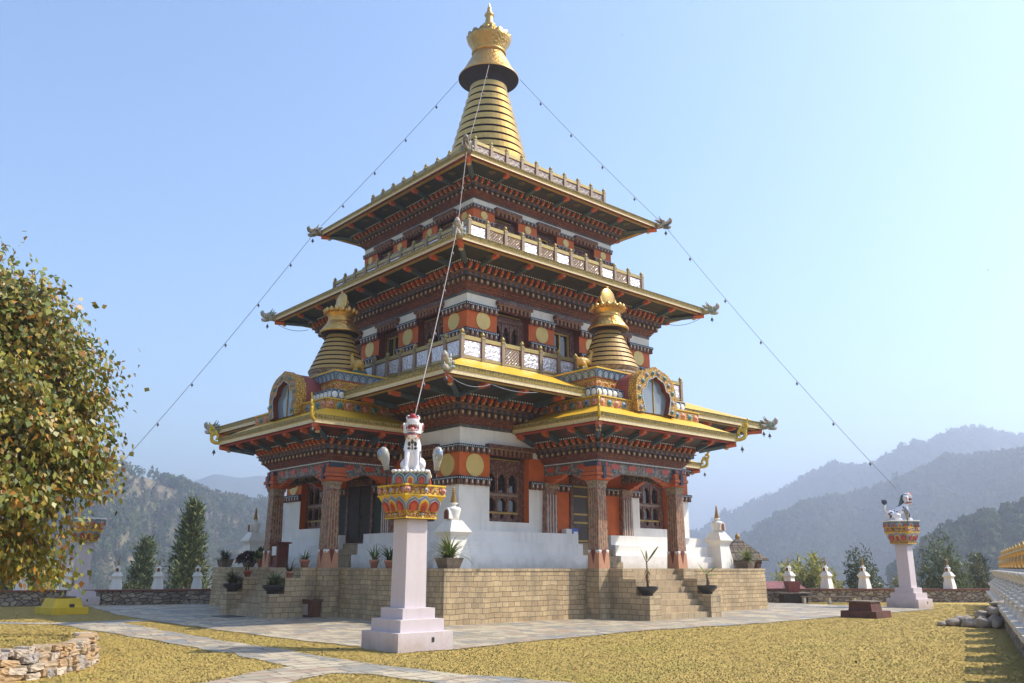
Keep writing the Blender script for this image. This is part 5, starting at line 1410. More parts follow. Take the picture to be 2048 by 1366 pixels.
# raised bed with dry stone wall
def stone_block(mb, T, sx, sy, sz, mat):
    off=Vector((RNG.uniform(0,90),RNG.uniform(0,90),RNG.uniform(0,90))); n=5; vs=[]; idx={}; fs=[]
    def key(p):
        k=tuple(round(c,3) for c in p)
        if k not in idx:
            q=Vector(p); e=12; l=(abs(q.x)**e+abs(q.y)**e+abs(q.z)**e)**(1/e); q=q/l
            q*=1+.20*mnoise.noise(q*1.1+off)+.16*mnoise.noise(q*2.4+off)
            idx[k]=len(vs); vs.append(tuple(T@Vector((q.x*sx,q.y*sy,q.z*sz))))
        return idx[k]
    for a in range(3):
        for s in (-1,1):
            for i in range(n):
                for j in range(n):
                    c=[]
                    for (p,q) in ((i,j),(i+1,j),(i+1,j+1),(i,j+1)):
                        v=[0,0,0]; v[a]=s; v[(a+1)%3]=(-1+2*p/n)*s; v[(a+2)%3]=-1+2*q/n; c.append(key(v))
                    fs.append(tuple(c))
    mb.add(vs,fs,mat,False)
SM_=[plain('bed_stone_'+w,c,.92,var=.28,scale=5,bump=.8,stain=L(.20,.15,.11)) for w,c in (('tan',L(.40,.29,.18)),('ochre',L(.44,.29,.15)),('grey',L(.36,.31,.27)),('pale',L(.48,.39,.29)))]
t=empty('stone_retaining_wall',None,(BEDC[0],BEDC[1],0)); tag(t,'curved dry stone retaining wall of a raised bed, in the lower left corner','retaining wall')
m=MB()
for row,(z,h) in enumerate(((.05,.062),(.165,.058),(.28,.060),(.39,.052))):
    a=-2.7+RNG.uniform(0,.05)
    while a < .30-.13*row:
        w=RNG.choice([.055,.075,.10,.12,.15])*RNG.uniform(.9,1.15); da=w/BEDR; a+=da
        rz=BEDR+.06-.025*row+RNG.uniform(-.05,.04); hh=h*RNG.uniform(.8,1.25)
        T=Matrix.Translation((rz*math.cos(a),rz*math.sin(a),z+RNG.uniform(-.018,.018)))@Matrix.Rotation(a+PI/2+RNG.uniform(-.18,.18),4,'Z')@Matrix.Rotation(RNG.uniform(-.13,.13),4,'Y')
        stone_block(m,T,w*.97,.14,hh,SM_[RNG.integers(0,4)]); a+=da
m.build('stonework',t)
def bed_R(th):
    k=np.clip((th+.05)/1.1,0,1)*(th>-1.6); k=np.where(th<-2.55,np.clip((-2.55-th)/.5,0,1),k); return BEDR+1.6*k*k*(3-2*k),k
def bed_z(x,y):
    dx=np.asarray(x)-BEDC[0]; dy=np.asarray(y)-BEDC[1]; r=np.hypot(dx,dy); th=np.arctan2(dy,dx); R,k=bed_R(th)
    t=np.clip((r/R-.25)/.75,0,1); sl=.50*(1-t*t*(3-2*t)); k=np.clip(k*4,0,1)
    return np.where(r<R, sl*k+(.40+.10*(1-(r/R)**2))*(1-k), 0)
nr=22; na2=120; V=[];F=[]
for i in range(nr+1):
    for j in range(na2):
        a=2*PI*j/na2; th=math.atan2(math.sin(a),math.cos(a)); r=float(bed_R(np.array(th))[0])*.999*i/nr
        x_,y_=r*math.cos(a),r*math.sin(a); z_=float(bed_z(BEDC[0]+x_,BEDC[1]+y_))
        V.append((x_,y_,z_+.02*mnoise.noise(Vector((x_*1.5,y_*1.5,3)))*(1 if z_>.05 else 0)-(.02 if z_<.01 else 0)))
for i in range(nr):
    for j in range(na2): F.append((i*na2+j,i*na2+(j+1)%na2,(i+1)*na2+(j+1)%na2,(i+1)*na2+j))
structure(link(fast_mesh('bed_soil',np.array(V),np.array(F),None,LAWN,True),'bed_soil',None,(BEDC[0],BEDC[1],0)))

# grass blades: one mass
CAM=np.array([-23.455,-28.5188])
def blades(n, region, hgt, cols, name_cols_jit=.2):
    x,y=region(n); return x,y
def scatter(n, dmin, dmax, a0, a1):
    # denser near the viewer: uniform in angle and in 1/d-ish
    u=RNG.random(n); d=dmin*(dmax/dmin)**u; a=RNG.uniform(a0,a1,n); return CAM[0]+d*np.cos(a), CAM[1]+d*np.sin(a), d
x,y,d=scatter(330000,11.5,46,math.radians(14),math.radians(86))
plw=[(a,b) for a,b in PLAZA]; keep=~inpoly(x,y,PLw)&~inpoly(x,y,PAw)&inpoly(x,y,PLATEAU)
keep&=~((np.abs(x)<8.2)&(np.abs(y)<8.2))
for cx,cy in ((-12.8,-13.12),(14.02,-11.2),(-12.3,11.85)): keep&=~((np.abs(x-cx)<.68)&(np.abs(y-cy)<.68))
keep&=~((np.abs(x+14.62)<.6)&(np.abs(y-5.25)<.8))&~((np.abs(x-5.62)<.6)&(np.abs(y+13.55)<.6))
nb=RNG.random(len(x)); inbed=np.hypot(x-BEDC[0],y-BEDC[1])<BEDR; ring=(np.abs(np.hypot(x-BEDC[0],y-BEDC[1])-BEDR-.05)<.19)&(np.arctan2(y-BEDC[1],x-BEDC[0])<.25)
keep&=~ring
rwl=(x-RW0.x)*RWN.x+(y-RW0.y)*RWN.y; keep&=rwl<-.55
x,y,d,inbed=x[keep],y[keep],d[keep],inbed[keep]; n=len(x)
edge=np.minimum(pdist(x,y,PLAZA),pdist(x,y,PATH))
green=np.array([mnoise.noise(Vector((a*.55,b*.55,0))) for a,b in zip(x,y)])+.25*np.exp(-edge*6)
h=RNG.uniform(.008,.022,n)*np.where(inbed,1.5,1)*np.where(edge<.15,1.35,1)*(1+.012*(d-12)); w=RNG.uniform(.005,.010,n)*(1+.045*(d-12))
c=mixcol(n,[(.52,.355,.075),(.56,.395,.10),(.49,.34,.06),(.51,.365,.09)],.07)
gm=(RNG.random(n)<np.where(inbed,np.clip(.30+green,0,.7),np.clip((green-.02)*1.2,0,.55)*.85)); c[gm]=mixcol(gm.sum(),[(.43,.36,.075),(.47,.375,.085),(.38,.33,.065)],.10)
az=RNG.uniform(0,2*PI,n); ln=h*RNG.uniform(.6,2.2,n); z=bed_z(x,y)
p0=np.stack([x-np.sin(az+1.57)*w,y+np.cos(az+1.57)*w,z-.004],1); p1=np.stack([x+np.sin(az+1.57)*w,y-np.cos(az+1.57)*w,z-.004],1)
pt=np.stack([x+np.cos(az)*ln,y+np.sin(az)*ln,z+h],1)
V=np.stack([p0,p1,pt],1).reshape(-1,3); C=np.repeat(np.concatenate([c,np.ones((n,1))],1)[:,None,:],3,1)
C=C.reshape(-1,4)
GB=attr('dry_grass_blade',.95,0); gnt=GB.node_tree; cx_=gnt.nodes.new('ShaderNodeCombineXYZ'); cx_.inputs[2].default_value=1; gnt.links.new(cx_.outputs[0],gnt.nodes['Principled BSDF'].inputs['Normal'])
o=link(fast_mesh('grass',V,np.arange(n*3).reshape(n,3),C,GB),'grass'); tag(o,'short dry yellow grass of the lawn','grass',kind='stuff')
# fallen leaves
x,y,d=scatter(2600,11.8,34,math.radians(14),math.radians(86)); keep=~inpoly(x,y,PLAZA)&inpoly(x,y,PLATEAU)
wt=np.exp(-np.hypot(x+20.5,y+10)/3.2)+.035; keep&=RNG.random(len(x))<wt
x,y=x[keep],y[keep]; n=len(x); P=np.stack([x,y,bed_z(x,y)+.035],1); N=np.stack([RNG.normal(0,.35,n),RNG.normal(0,.35,n),np.ones(n)],1)
me=leaf_cloud('fallen_leaves',P,np.stack([RNG.normal(0,1,n),RNG.normal(0,1,n),RNG.normal(0,.2,n)],1),N,RNG.uniform(.05,.10,n),RNG.uniform(.03,.06,n),mixcol(n,[(.20,.08,.025),(.14,.055,.02),(.30,.15,.04),(.08,.04,.02)]),LEAFM,.15)
o=link(me,'fallen_leaves'); tag(o,'brown fallen leaves lying on the grass','leaves',kind='stuff')

# ---------------------------------------------------------------- trees
def limb(m, a, b, r0, r1, wig=.12, seg=5):
    a=Vector(a); b=Vector(b); pts=[]; rs=[]
    for i in range(seg+1):
        t=i/seg; q=a.lerp(b,t)
        if 0<i<seg: q+=Vector(RNG.normal(0,wig,3))*(b-a).length*.12
        pts.append(q); rs.append(r0+(r1-r0)*t)
    m.tube(pts,rs,BARK,6,caps=False); return pts
TLEAF = attr('tree_leaf', .45, .18)
def big_tree():
    base=Vector((-20.9,-8.2,.35)); t=empty('broadleaf_tree',None,tuple(base)); tag(t,'large leafy tree with yellow green drooping leaves, cut by the left edge of the picture','tree')
    m=MB(); top=Vector((.3,.4,2.4)); limb(m,(0,0,-.3),top,.26,.20,.1,6)
    cen=Vector((-.16,2.02,4.55)); R_=Vector((3.80,3.80,3.95))
    tips=[]
    limbs=[]
    for i in range(19):
        a=2*PI*i/19+RNG.uniform(-.2,.2); e=RNG.uniform(-.25,1.25)
        q=cen+Vector((math.cos(a)*math.cos(e)*R_.x*.62,math.sin(a)*math.cos(e)*R_.y*.62,math.sin(e)*R_.z*.62-.4))
        pts=limb(m,top+Vector((0,0,RNG.uniform(-.5,.4))),q,.12,.05,.35,7); limbs+=pts[2:]
    k=0
    while k<720:
        dv=Vector(rdir(1)[0]); rad=RNG.uniform(.50,1.0)**.6
        lump=(.90+.26*mnoise.noise(dv*2.3+Vector((3.1,0,0))))*(lambda e_:(math.hypot(dv.x,dv.y)**e_+abs(dv.z)**e_)**(-1/e_))(2.3 if dv.z>0 else 6)
        q=cen+Vector((dv.x*R_.x,dv.y*R_.y,dv.z*R_.z))*rad*lump
        if q.z<.45: continue
        l=min(limbs,key=lambda s:(s-q).length)
        if (l-q).length>3.2: continue
        limb(m,l,q,.026,.007,.4,5); tips.append(q); k+=1
    m.build('trunk',t)
    P=[];D=[];N=[]
    for q in tips:
        nl=int(RNG.integers(90,150)); sp=RNG.uniform(.20,.42)
        c=np.array(q)+RNG.normal(0,1,(nl,3))*[sp,sp,sp*.62]; P.append(c)
    P=np.concatenate(P); n=len(P)
    out=unit((P-np.array(cen))/np.array(R_))
    D=out*.5+RNG.normal(0,.45,(n,3)); D[:,2]-=1.0
    N=out+RNG.normal(0,.6,(n,3))
    c=mixcol(n,[(.17,.18,.022),(.24,.22,.026),(.11,.14,.02),(.33,.24,.03),(.20,.19,.024),(.34,.16,.026),(.14,.165,.024),(.28,.20,.03)],.22)
    me=leaf_cloud('foliage',P,D,N,RNG.uniform(.09,.20,n),RNG.uniform(.07,.15,n),c,TLEAF,.16); link(me,'crown',t)
    return t
big_tree()
def conifer(loc,h,r,n,cols,label,group=None,taper=1.0,open_=.0,name='conifer_tree'):
    t=empty(name,None,loc); tag(t,label,'tree',group)
    m=MB(); m.tube([(0,0,-.5),(0,0,h*.5),(0,0,h*.98)],[r*.06+.04,r*.035+.02,.012],BARK,7); 
    nbr=int(h*16); P=[];D=[]
    for i in range(nbr):
        z=h*(.06+.92*(i/nbr)**1.0); rad=r*(1-(z/h))**taper*RNG.uniform(.55,1.08)+.06; a=RNG.uniform(0,2*PI)
        e=RNG.uniform(.25,.75); d=np.array([math.cos(a)*math.cos(e),math.sin(a)*math.cos(e),math.sin(e)])
        if i%3==0: m.tube([(0,0,z),tuple(np.array([0,0,z])+d*rad*.8)],[.018,.006],BARK,4,caps=False)
        k=max(6,int(n/nbr)); tt=RNG.uniform(.25 if open_ else .1,1,k)[:,None]
        P.append(np.array([0,0,z])+d*rad*tt+RNG.normal(0,.07+.05*r,(k,3))*[1,1,1.25]); D.append(np.repeat(d[None],k,0)+RNG.normal(0,.55,(k,3))+[0,0,.55])
    P=np.concatenate(P);D=np.concatenate(D);k=len(P)
    me=leaf_cloud('crown',P,D,rdir(k),RNG.uniform(.20,.46,k),RNG.uniform(.06,.14,k),mixcol(k,cols,.25),NEEDLE); link(me,'crown',t); m.build('trunk',t); return t
CG=[(.10,.13,.035),(.14,.16,.045),(.07,.095,.03),(.17,.17,.05)]
conifer((-1.71,27.4,-2.6),8.15,2.5,7000,CG,'taller open conifer beyond the left wall, with a pointed top',None,1.05,1)
conifer((-1.0,37.7,-4.0),7.3,1.9,6000,[(.11,.135,.045),(.15,.17,.055),(.08,.10,.035)],'shorter bushy conifer beyond the left wall, nearer the leafy tree',None,.55)
conifer((46.57,-1.67,-6),8.3,1.9,5000,[(.03,.05,.02),(.05,.07,.03)],'slim dark conifer beyond the right wall, near the gold vases',None,.8,1)
def bush(loc,rx,rz,n,cols,label,ln=.16,wd=.07,name='bush',stem=True,up=0,lumps=14):
    t=empty(name,None,loc); tag(t,label,'bush' if name=='bush' else 'tree')
    m=MB(); cs=[]
    for i in range(lumps):
        d=rdir(1)[0]; q=np.array([d[0]*rx*.6,d[1]*rx*.6,rz*(.25+.65*abs(d[2]))]); cs.append(q); limb(m,(0,0,-.4),tuple(q),.05,.012,.25,4)
    cs=np.array(cs); id_=RNG.integers(0,lumps,n); P=cs[id_]+rdir(n)*(RNG.random((n,1))**.5)*[rx*.42,rx*.42,rz*.30]
    D=rdir(n)+[0,0,up]
    me=leaf_cloud('crown',P,D,rdir(n),RNG.uniform(.8,1.7,n)*ln,RNG.uniform(.9,1.8,n)*wd,mixcol(n,cols,.25),LEAFM); link(me,'crown',t)
    if stem: m.build('trunk',t)
    return t
def bamboo(loc,h,r,label):
    t=empty('bamboo_clump',None,loc); tag(t,label,'bamboo'); m=MB(); P=[];D=[]
    CM=plain('bamboo_cane',L(.30,.26,.07),.6,var=.2,scale=4)
    for i in range(46):
        a=RNG.uniform(0,2*PI); q=r*RNG.random()**.5; hh=h*RNG.uniform(.6,1.05)*(1-.25*q/r); lean=RNG.uniform(.03,.16)
        b=np.array([math.cos(a)*q*.6,math.sin(a)*q*.6,-.3]); d=np.array([math.cos(a)*lean,math.sin(a)*lean,1])
        pts=[tuple(b+d*hh*s+np.array([math.cos(a),math.sin(a),0])*lean*2.2*s*s) for s in (0,.3,.6,.8,1)]; m.tube(pts,[.03,.028,.02,.014,.005],CM,5,caps=False)
        k=150; s=RNG.uniform(.25,1,k)**.8; c=np.array([np.interp(s,[0,.3,.6,.8,1],[p[j] for p in pts]) for j in range(3)]).T
        P.append(c+RNG.normal(0,.17,(k,3))); D.append(RNG.normal(0,1,(k,3))+[math.cos(a)*.4,math.sin(a)*.4,.3])
    P=np.concatenate(P);D=np.concatenate(D);k=len(P)
    link(leaf_cloud('leaves',P,D,rdir(k),RNG.uniform(.34,.70,k),RNG.uniform(.07,.14,k),mixcol(k,[(.38,.34,.05),(.46,.40,.08),(.28,.27,.04),(.22,.22,.03)],.2),LEAFM),'leaves',t); m.build('cane',t); return t
bamboo((29.8,2.7,-3.2),6.3,2.1,'yellow green bamboo clump beyond the right wall, beside the red roofed hut')
G2=[(.06,.085,.022),(.09,.11,.03),(.13,.14,.035),(.05,.065,.02)]
bush((28.9,-1.6,-3.2),1.6,5.2,3600,G2,'dark green tree beyond the right wall, left of the far pillar',.22,.06,'round_tree',up=.5)
bush((32.5,-4.9,-3.4),1.9,6.6,4800,[(.10,.13,.03),(.15,.16,.04),(.07,.09,.025)],'sunlit green tree beyond the right wall, right of the far pillar',.24,.06,'round_tree',up=.7)
bush((34.5,-6.2,-3.4),1.2,5.2,2200,[(.12,.14,.03),(.09,.10,.025),(.16,.12,.05)],'small green tree beyond the right wall, between far pillar and stupa',.22,.06,'round_tree',up=.7)
bush((23.5,-2.2,-1.6),1.2,2.4,1800,[(.28,.24,.05),(.20,.20,.045),(.34,.28,.06)],'low yellow bush behind the right wall, between two stupas',.15,.07)
bush((26.8,-5.0,-1.6),1.0,2.6,1500,[(.22,.20,.04),(.12,.13,.03)],'small yellow green bush behind the right wall, beside the third stupa',.15,.07)
bush((37.8,-6.0,-3),1.3,3.8,2000,[(.14,.12,.05),(.10,.10,.04),(.20,.15,.07)],'brownish bush beyond the right wall, right of the last stupa',.18,.07)
bush((22.5,3.6,-2.4),1.1,4.3,1800,G2,'dark bush peeping over the red roofed hut, by the plinth end',.18,.07)
bush((-13.5,18.5,-1.2),2.6,3.2,5200,[(.10,.13,.03),(.16,.17,.04),(.24,.19,.05),(.07,.09,.02)],'green and yellow bush behind the left wall, under the leafy tree',.17,.08)
bush((-18.0,19.5,-1.2),2.4,3.0,4200,G2,'green bush behind the left wall, at the left edge of the picture',.17,.07)
bush((-8.6,16.5,-1.2),.9,2.0,1300,G2,'low green bush behind the left wall, between two stupas',.14,.06)
# ---------------------------------------------------------------- hills and forest
H0=np.array([-23.455,-28.519,1.65])
def fbm(x,y,s,o=4):
    return np.array([mnoise.fractal(Vector((a*s,b*s,.37)),1.0,2.0,o) for a,b in zip(x,y)])
def hillmat(name,c1,c2,c3):
    t=NT(name,.95); k=t.ramp(t.noise(.018,8,rough=.65),[(.3,c1),(.5,c2),(.68,c3)])
    k=t.mix(k,t.ramp(t.noise(.16,5),[(.3,L(.55,.55,.55)),(.7,L(1.2,1.2,1.2))]),.8,'MULTIPLY'); t.col(k); t.bump(t.noise(.1,6),1,4); return t.m
def hill(name, D, prof, base_z, slope, depthvar, mat, rough, trees, th, tcols, label, seed, bare=0, mm_=34, ts=.125):
    az=np.radians(np.array([p[0] for p in prof])); el=np.array([p[1] for p in prof]); o_=np.argsort(az); az=az[o_]; el=el[o_]
    nu,nv=150,46
    A=np.linspace(az[0],az[-1],nu); E=np.interp(A,az,el)
    Dr=D*(1+depthvar*np.sin(A*23+seed)+.5*depthvar*np.sin(A*51+seed*2))
    zr=E*Dr+H0[2]-(th*.75 if trees else 0)
    V=np.zeros((nv,nu,3)); T=np.linspace(-.25,1,nv)
    for i,t in enumerate(T):
        if t>=0:
            z=zr+(base_z-zr)*t**1.0; run=(zr-base_z)*slope*t; dd=Dr-run
        else:
            z=zr+(zr-base_z)*t*.9; dd=Dr-(zr-base_z)*slope*t*1.1
        V[i,:,0]=H0[0]+dd*np.cos(A); V[i,:,1]=H0[1]+dd*np.sin(A); V[i,:,2]=z
    nn=fbm(V[...,0].ravel(),V[...,1].ravel(),2.2/rough,5).reshape(nv,nu)
    fade=np.clip(np.abs(T)/.12,0,1)[:,None]; V[...,2]+=nn*rough*.30*fade
    gul=np.sin(A*90+seed+2*nn)*rough*.05; V[...,2]+=gul*fade
    i,j=np.meshgrid(np.arange(nv-1),np.arange(nu-1),indexing='ij'); a=(i*nu+j).ravel()
    F=np.stack([a,a+1,a+nu+1,a+nu],1)
    structure(link(fast_mesh(name,V.reshape(-1,3),F,None,mat,True),name))
    # forest: thousands of small tree shapes in one mass
    if not trees: return
    r0=int(np.argmin(np.abs(T))); n=trees
    fi=r0-1.2+RNG.random(n)**1.25*(nv-2-r0)*.80; ridge=RNG.random(n)<.10; fi[ridge]=r0+RNG.uniform(-.5,.6,ridge.sum()); fj=RNG.random(n)*(nu-1.01)
    i0=np.clip(fi.astype(int),0,nv-2); j0=fj.astype(int); u=(fi-i0)[:,None]; v=(fj-j0)[:,None]
    P=V[i0,j0]*(1-u)*(1-v)+V[i0+1,j0]*u*(1-v)+V[i0,j0+1]*(1-u)*v+V[i0+1,j0+1]*u*v
    if bare:
        q=fbm(P[:,0],P[:,1],.010,4); P=P[(q<bare)|(RNG.random(len(P))<.12)]; n=len(P)
    sz=th*RNG.uniform(.55,1.3,n); wdt=sz*RNG.uniform(.26,.46,n); K=7; Vs=[];Fs=[];Cs=[]
    shp=RNG.random(n)
    col=mixcol(n,tcols,.16); ang=RNG.uniform(0,2*PI,n)
    # each tree: 22 ragged leaf-clump triangles filling an egg or spire volume
    m=mm_
    tt=RNG.random((n,m)); prof_=np.where(shp[:,None]<.6, np.sqrt(np.clip(1-((tt-.55)/.5)**2,0.02,1)), (1.05-tt)*.95)
    aa=RNG.uniform(0,2*PI,(n,m)); rad=prof_*wdt[:,None]*RNG.uniform(.55,1.0,(n,m))
    c=np.stack([P[:,0:1]+rad*np.cos(aa),P[:,1:2]+rad*np.sin(aa),P[:,2:3]+sz[:,None]*(.22+.78*tt)],-1)
    s=(sz[:,None]*ts*RNG.uniform(.6,1.3,(n,m)))[...,None]
    nrm=unit(np.stack([np.cos(aa),np.sin(aa),.7+0*aa],-1)+RNG.normal(0,.35,(n,m,3))); up=np.array([0,0,1.0]); e1=unit(np.cross(nrm,up)); e2=np.cross(nrm,e1)
    ph=RNG.uniform(0,2*PI,(n,m)); tri=[]
    for q in range(3):
        b=ph+q*2.094; tri.append(c+e1*s*np.cos(b)[...,None]+e2*s*1.25*np.sin(b)[...,None])
    VT=np.stack(tri,2).reshape(-1,3); CT=np.repeat(np.concatenate([np.repeat(col[:,None],m,1)*RNG.uniform(.85,1.15,(n,m,1)),np.ones((n,m,1))],-1)[:,:,None],3,2).reshape(-1,4)
    # trunks
    tw=sz*.03; b0=P+np.array([0,0,-1.5]); b1=P.copy(); b1[:,2]+=sz*.6
    q0=b0.copy(); q0[:,0]-=tw; q1=b0.copy(); q1[:,0]+=tw; q0[:,1]-=tw; q1[:,1]+=tw
    VT=np.concatenate([VT,np.stack([q0,q1,b1],1).reshape(-1,3)]); CT=np.concatenate([CT,np.tile([.10,.07,.05,1],(n*3,1))])
    o=link(fast_mesh('forest',VT,np.arange(len(VT)).reshape(-1,3),CT,FORESTM),'forest'); tag(o,label,'forest',kind='stuff')
FORESTM=attr('forest_leaf',.9,.45)
R_far=[(38.91,.0122),(36.66,.0348),(35.34,.0488),(33.62,.0653),(32.34,.0737),(31.06,.0835),(29.69,.0975),(28.41,.1044),(27.34,.1048),(26.34,.103),(25.68,.1095),(24.58,.116),(22.88,.1229),(21.75,.1343),(21.26,.1364),(19.77,.1346),(17.83,.1255),(9.98,.1081)]
R_mid=[(35.52,.0042),(33.75,.0297),(32.35,.0483),(30.41,.0623),(27.5,.0734),(24.76,.0846),(23.38,.0946),(21.96,.1064),(19.54,.1092),(17.96,.1081),(9.9,.1171)]
R_near=[(25.71,-.0081),(23.15,.0233),(22.07,.036),(20.79,.043),(19.55,.0504),(18.32,.0586),(10.18,.0857)]
L_=[(86.62,.1293),(82.11,.1272),(79.66,.1257),(75.72,.1152),(72.28,.1006),(71.48,.0975),(70.5,.0918),(69.55,.085),(68.56,.0797),(67.89,.0752),(66.38,.0716),(64.26,.0698),(59.2,.0493),(52.74,.0227)]
L_far=[(79,.05),(74.01,.0599),(71.33,.0718),(69.12,.0863),(67.7,.0964),(66.18,.0929),(64.98,.0963),(63.73,.092),(59.29,.0798),(52.79,.0615),(46.25,.0396),(39.82,.0285),(33.63,.0228)]
hm1=hillmat('wooded_slope',L(.05,.07,.03),L(.07,.085,.035),L(.13,.10,.055)); hm2=hillmat('scrubby_slope',L(.10,.11,.045),L(.19,.155,.08),L(.28,.20,.12))
FC=[(.05,.075,.028),(.065,.09,.033),(.042,.065,.025),(.085,.10,.04)]; FC2=[(.075,.11,.034),(.095,.125,.04),(.065,.095,.03),(.12,.13,.05),(.15,.125,.06)]
hill('hill',1500,R_far,-60,1.9,.05,hm1,150,6500,15,FC,'far wooded ridge on the right, pale blue with distance',1.3)
hill('hill',900,R_mid,-60,1.8,.05,hm1,95,6500,12,FC,'middle wooded slope on the right, behind the far pillar',4.1)
hill('hill',360,R_near,-50,2.2,.04,hm1,38,3000,7.5,[(.05,.075,.025),(.07,.095,.03),(.04,.06,.02)],'near wooded slope at the right edge of the picture',2.2,0,64,.085)
hill('hill',620,L_,-60,2.0,.05,hm2,75,9000,7.0,FC2,'scrubby wooded slope on the left, behind the conifers',.4,.22,40,.11)
hill('hill',2300,L_far,-60,2.2,.04,hm1,70,0,0,FC,'',3.3)
# ---------------------------------------------------------------- bell chains, roof bells, birds
def sagged(a,b,sag,n=14):
    a=Vector(a);b=Vector(b); return [a.lerp(b,i/n)-Vector((0,0,sag*4*(i/n)*(1-i/n))) for i in range(n+1)]
def bell(parent,loc,s=1.0):
    m=MB(); m.tube([(0,0,0),(0,0,-.07*s)],.006,WIRE,5); m.lathe([(.0,-.06*s),(.025*s,-.07*s),(.04*s,-.11*s),(.06*s,-.17*s),(.055*s,-.175*s),(.0,-.14*s)],BRONZE,n=10); m.tube([(0,0,-.16*s),(0,0,-.24*s)],[.008,.018*s],BRONZE,5)
    return m.build('bell',parent,loc)
def bell_chain(segs,label,r,mat,step=2.3):
    t=empty('bell_chain',None,tuple(segs[0][0])); tag(t,label,'bell chain','bell chains from the spire'); o=Vector(segs[0][0]); proto=None
    for a,b,sag in segs:
        P=[p-o for p in sagged(a,b,sag)]; m=MB(); m.tube(P,r,mat,6); m.build('cable',t)
        L0=(Vector(b)-Vector(a)).length; k=int(L0/step)
        for i in range(1,k+1):
            f=(i-.3)/(k+.4); p=Vector(a).lerp(Vector(b),f)-Vector((0,0,sag*4*f*(1-f)))-o
            if proto is None: proto=bell(t,tuple(p),.95)
            else:
                c=proto.copy(); COL.objects.link(c); c.parent=t; c.location=p
rim=1.42; 
bell_chain([((-rim*.75,rim*.75,24.32),(-5.5,5.5,16.95),.10),((-5.75,5.75,16.55),(-12.1,11.6,4.85),.25)],'bell hung cable from the spire over the left roof corner down to the left pillar',.012,WIRE)
bell_chain([((rim*.75,-rim*.75,24.32),(5.5,-5.5,16.95),.10),((5.75,-5.75,16.55),(13.98,-11.16,4.95),.25)],'bell hung cable from the spire over the right roof corner down to the far lion',.012,WIRE)
bell_chain([((-rim*.6,-rim*.75,24.32),(-5.3,-5.35,17.2),.06),((-5.65,-5.65,16.55),(-7.12,-7.12,12.75),.02),((-7.2,-7.2,12.6),(-12.72,-13.0,4.76),.12)],'white bell hung rope from the spire over the near roof corners to the near lion',.013,ROPE)
def roof_bells():
    pr=None
    for (x,y,z) in [(-7.05,7.05,12.3),(7.05,-7.05,12.3),(-5.75,5.75,16.4),(5.75,-5.75,16.4),(8.55,-8.55,7.15),(-8.55,-8.55,7.15),(3.85,-10.3,6.0),(-3.85,-10.3,6.0),(-10.3,3.85,6.0),(-10.3,-3.85,6.0),(10.3,-3.85,6.0),(8.2,-8.5,7.2)]:
        if pr is None: pr=bell(TEMPLE,(x,y,z),1.15)
        else:
            c=pr.copy(); COL.objects.link(c); c.parent=TEMPLE; c.location=(x,y,z)
roof_bells()
# loose cables looping under the eaves
m=MB()
for a,b,s in (((-8.4,-8.4,7.2),(-6.6,-8.3,7.15),.22),((-6.6,-8.3,7.15),(-4.6,-8.3,7.15),.10),((6.8,-6.8,12.3),(5.7,-5.7,11.95),.18),((-6.8,6.8,12.3),(-5.7,5.7,11.95),.18),((-10.1,3.7,6.02),(-9.2,2.8,5.85),.10)):
    m.tube(sagged(a,b,s),.012,WIRE,5)
m.build('eave_cable',TEMPLE)
BIRDM=plain('dark_feather',L(.03,.03,.035),.7,var=.2)
def bird(px,py,d,span,rot,label):
    r=CAMF*FOC+CAMR*(px-1024)-CAMU*(py-683); p=Vector(H0)+r*(d/Vector((r.x,r.y)).length)
    m=MB(); s=span/2
    m.tube([(-.12*span,0,0),(0,0,.01),(.16*span,0,0),(.22*span,0,.0)],[.01,.05*span,.04*span,.012],BIRDM,8)
    for q in (-1,1): m.add([(.10*span,0,.01),(.02*span,q*s*.55,.10*span),(-.10*span,q*s,.04*span),(-.08*span,q*s*.5,.06*span),(-.06*span,0,.005)],[(0,1,2,3,4)],BIRDM)
    m.add([(-.10*span,0,0),(-.24*span,.05*span,0),(-.24*span,-.05*span,0)],[(0,1,2)],BIRDM)
    o=m.build('bird',None,tuple(p),rot); tag(o,label,'bird','birds in the sky')
CAMF=Vector((0.63781239,0.72752825,0.25278052)); FOC=1717.6127; ro=math.radians(.15636774)
_rt=Vector((CAMF.y,-CAMF.x,0)).normalized(); _up=_rt.cross(CAMF); CAMR=_rt*math.cos(ro)+_up*math.sin(ro); CAMU=-_rt*math.sin(ro)+_up*math.cos(ro)
bird(1244,70,60,.30,.6,'small dark bird high in the sky, right of the spire'); bird(1976,540,70,.30,1.8,'small dark bird in the sky near the right edge of the picture'); bird(1905,623,75,.22,2.5,'tiny dark bird in the sky, lowest of the three')
# ---------------------------------------------------------------- dog resting at the left edge
t=empty('dog',None,(-17.15,3.95,0),1.0); tag(t,'dark dog with a white tipped tail lying on the grass at the left edge','dog')
B=[(Vector((0,0,.16)),(.36,.16,.15),I3),(Vector((.28,0,.17)),(.17,.14,.15),I3)]+chain([(.40,0,.20),(.56,.03,.24)],[.09,.08])+chain([(.58,.03,.24),(.72,.05,.19)],[.075,.04])
for s in (-1,1): B+=chain([(.30,s*.12,.08),(.55,s*.13,.04),(.62,s*.13,.04)],[.06,.04,.035])+chain([(-.24,s*.14,.10),(-.02,s*.18,.05),(-.14,s*.19,.035)],[.10,.05,.035])
B+=chain([(-.34,0,.12),(-.55,-.08,.08),(-.72,-.14,.05)],[.055,.04,.03])+[(Vector((.55,.09,.32)),(.03,.02,.06),I3),(Vector((.55,-.03,.32)),(.03,.02,.06),I3)]
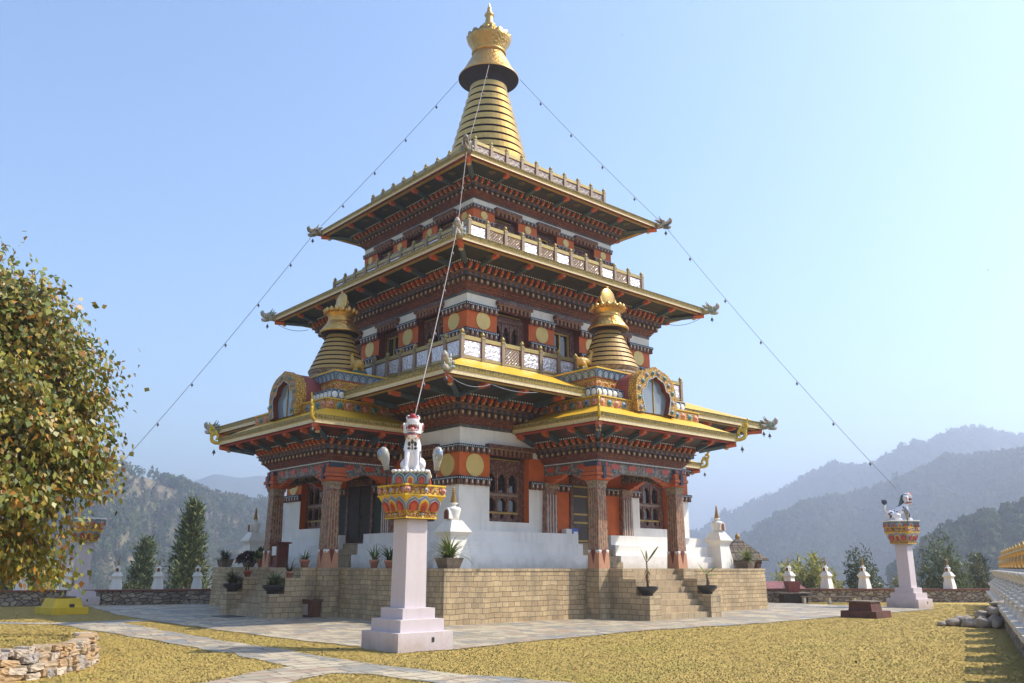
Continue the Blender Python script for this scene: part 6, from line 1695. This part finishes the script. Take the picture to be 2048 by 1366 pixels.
link(blob_mesh('dog_body',B,.018,attr('dog_fur',.8),lambda p:(.7,.68,.62,1) if (p[0]<-.62 or (p[0]>.5 and p[2]<.07)) else (.035,.02,.015,1)),'body',t)
# ---------------------------------------------------------------- haze, sky, sun, camera
HZ=NT('haze_air'); out=HZ.t.nodes['Material Output']
HZ.t.nodes.remove(HZ.b); pv=HZ.t.nodes.new('ShaderNodeVolumePrincipled'); pv.inputs['Color'].default_value=(.82,.86,.97,1); pv.inputs['Density'].default_value=HAZE_DENSITY if 'HAZE_DENSITY' in globals() else 8.8e-4; pv.inputs['Anisotropy'].default_value=.6
HZ.t.links.new(pv.outputs[0],out.inputs['Volume'])
m=MB(); m.box(-5200,5200,-5200,5200,-140,248,HZ.m); o=m.build('haze'); tag(o,'thin bluish haze filling the valley air','haze',kind='stuff')
SUN=Vector((.714,-.50,1.0)).normalized()
el=math.asin(SUN.z); azm=math.atan2(SUN.x,SUN.y)
w=bpy.data.worlds.new('World'); SC.world=w; w.use_nodes=True; nt=w.node_tree
sk=nt.nodes.new('ShaderNodeTexSky'); sk.sky_type='NISHITA'; sk.sun_disc=False; sk.sun_elevation=el; sk.sun_rotation=azm; sk.altitude=1200; sk.air_density=1.4; sk.dust_density=1.5; sk.ozone_density=4
bg=nt.nodes['Background']; bg.inputs['Strength'].default_value=.15; nt.links.new(sk.outputs[0],bg.inputs[0])
l=bpy.data.lights.new('sun','SUN'); l.energy=3.9; l.angle=math.radians(.53); l.color=(1,.93,.82); so=bpy.data.objects.new('sun',l); COL.objects.link(so); so.rotation_euler=SUN.to_track_quat('Z','Y').to_euler(); so.location=(30,-20,50)
cd=bpy.data.cameras.new('camera'); cam=bpy.data.objects.new('camera',cd); COL.objects.link(cam); SC.camera=cam
cd.sensor_width=36; cd.lens=30.1924; cd.clip_end=20000; cd.clip_start=.1
M=Matrix((( CAMR.x,CAMU.x,-CAMF.x,H0[0]),(CAMR.y,CAMU.y,-CAMF.y,H0[1]),(CAMR.z,CAMU.z,-CAMF.z,H0[2]),(0,0,0,1))); cam.matrix_world=M
SC.view_settings.view_transform='Standard'; SC.view_settings.look='None'; SC.view_settings.exposure=.78; SC.view_settings.gamma=1
SC.render.engine='CYCLES'; SC.cycles.use_denoising=True; SC.cycles.volume_bounces=1; SC.cycles.max_bounces=10; SC.cycles.diffuse_bounces=8; SC.cycles.volume_step_rate=4; SC.cycles.use_adaptive_sampling=True
SC.cycles.sample_clamp_indirect=8
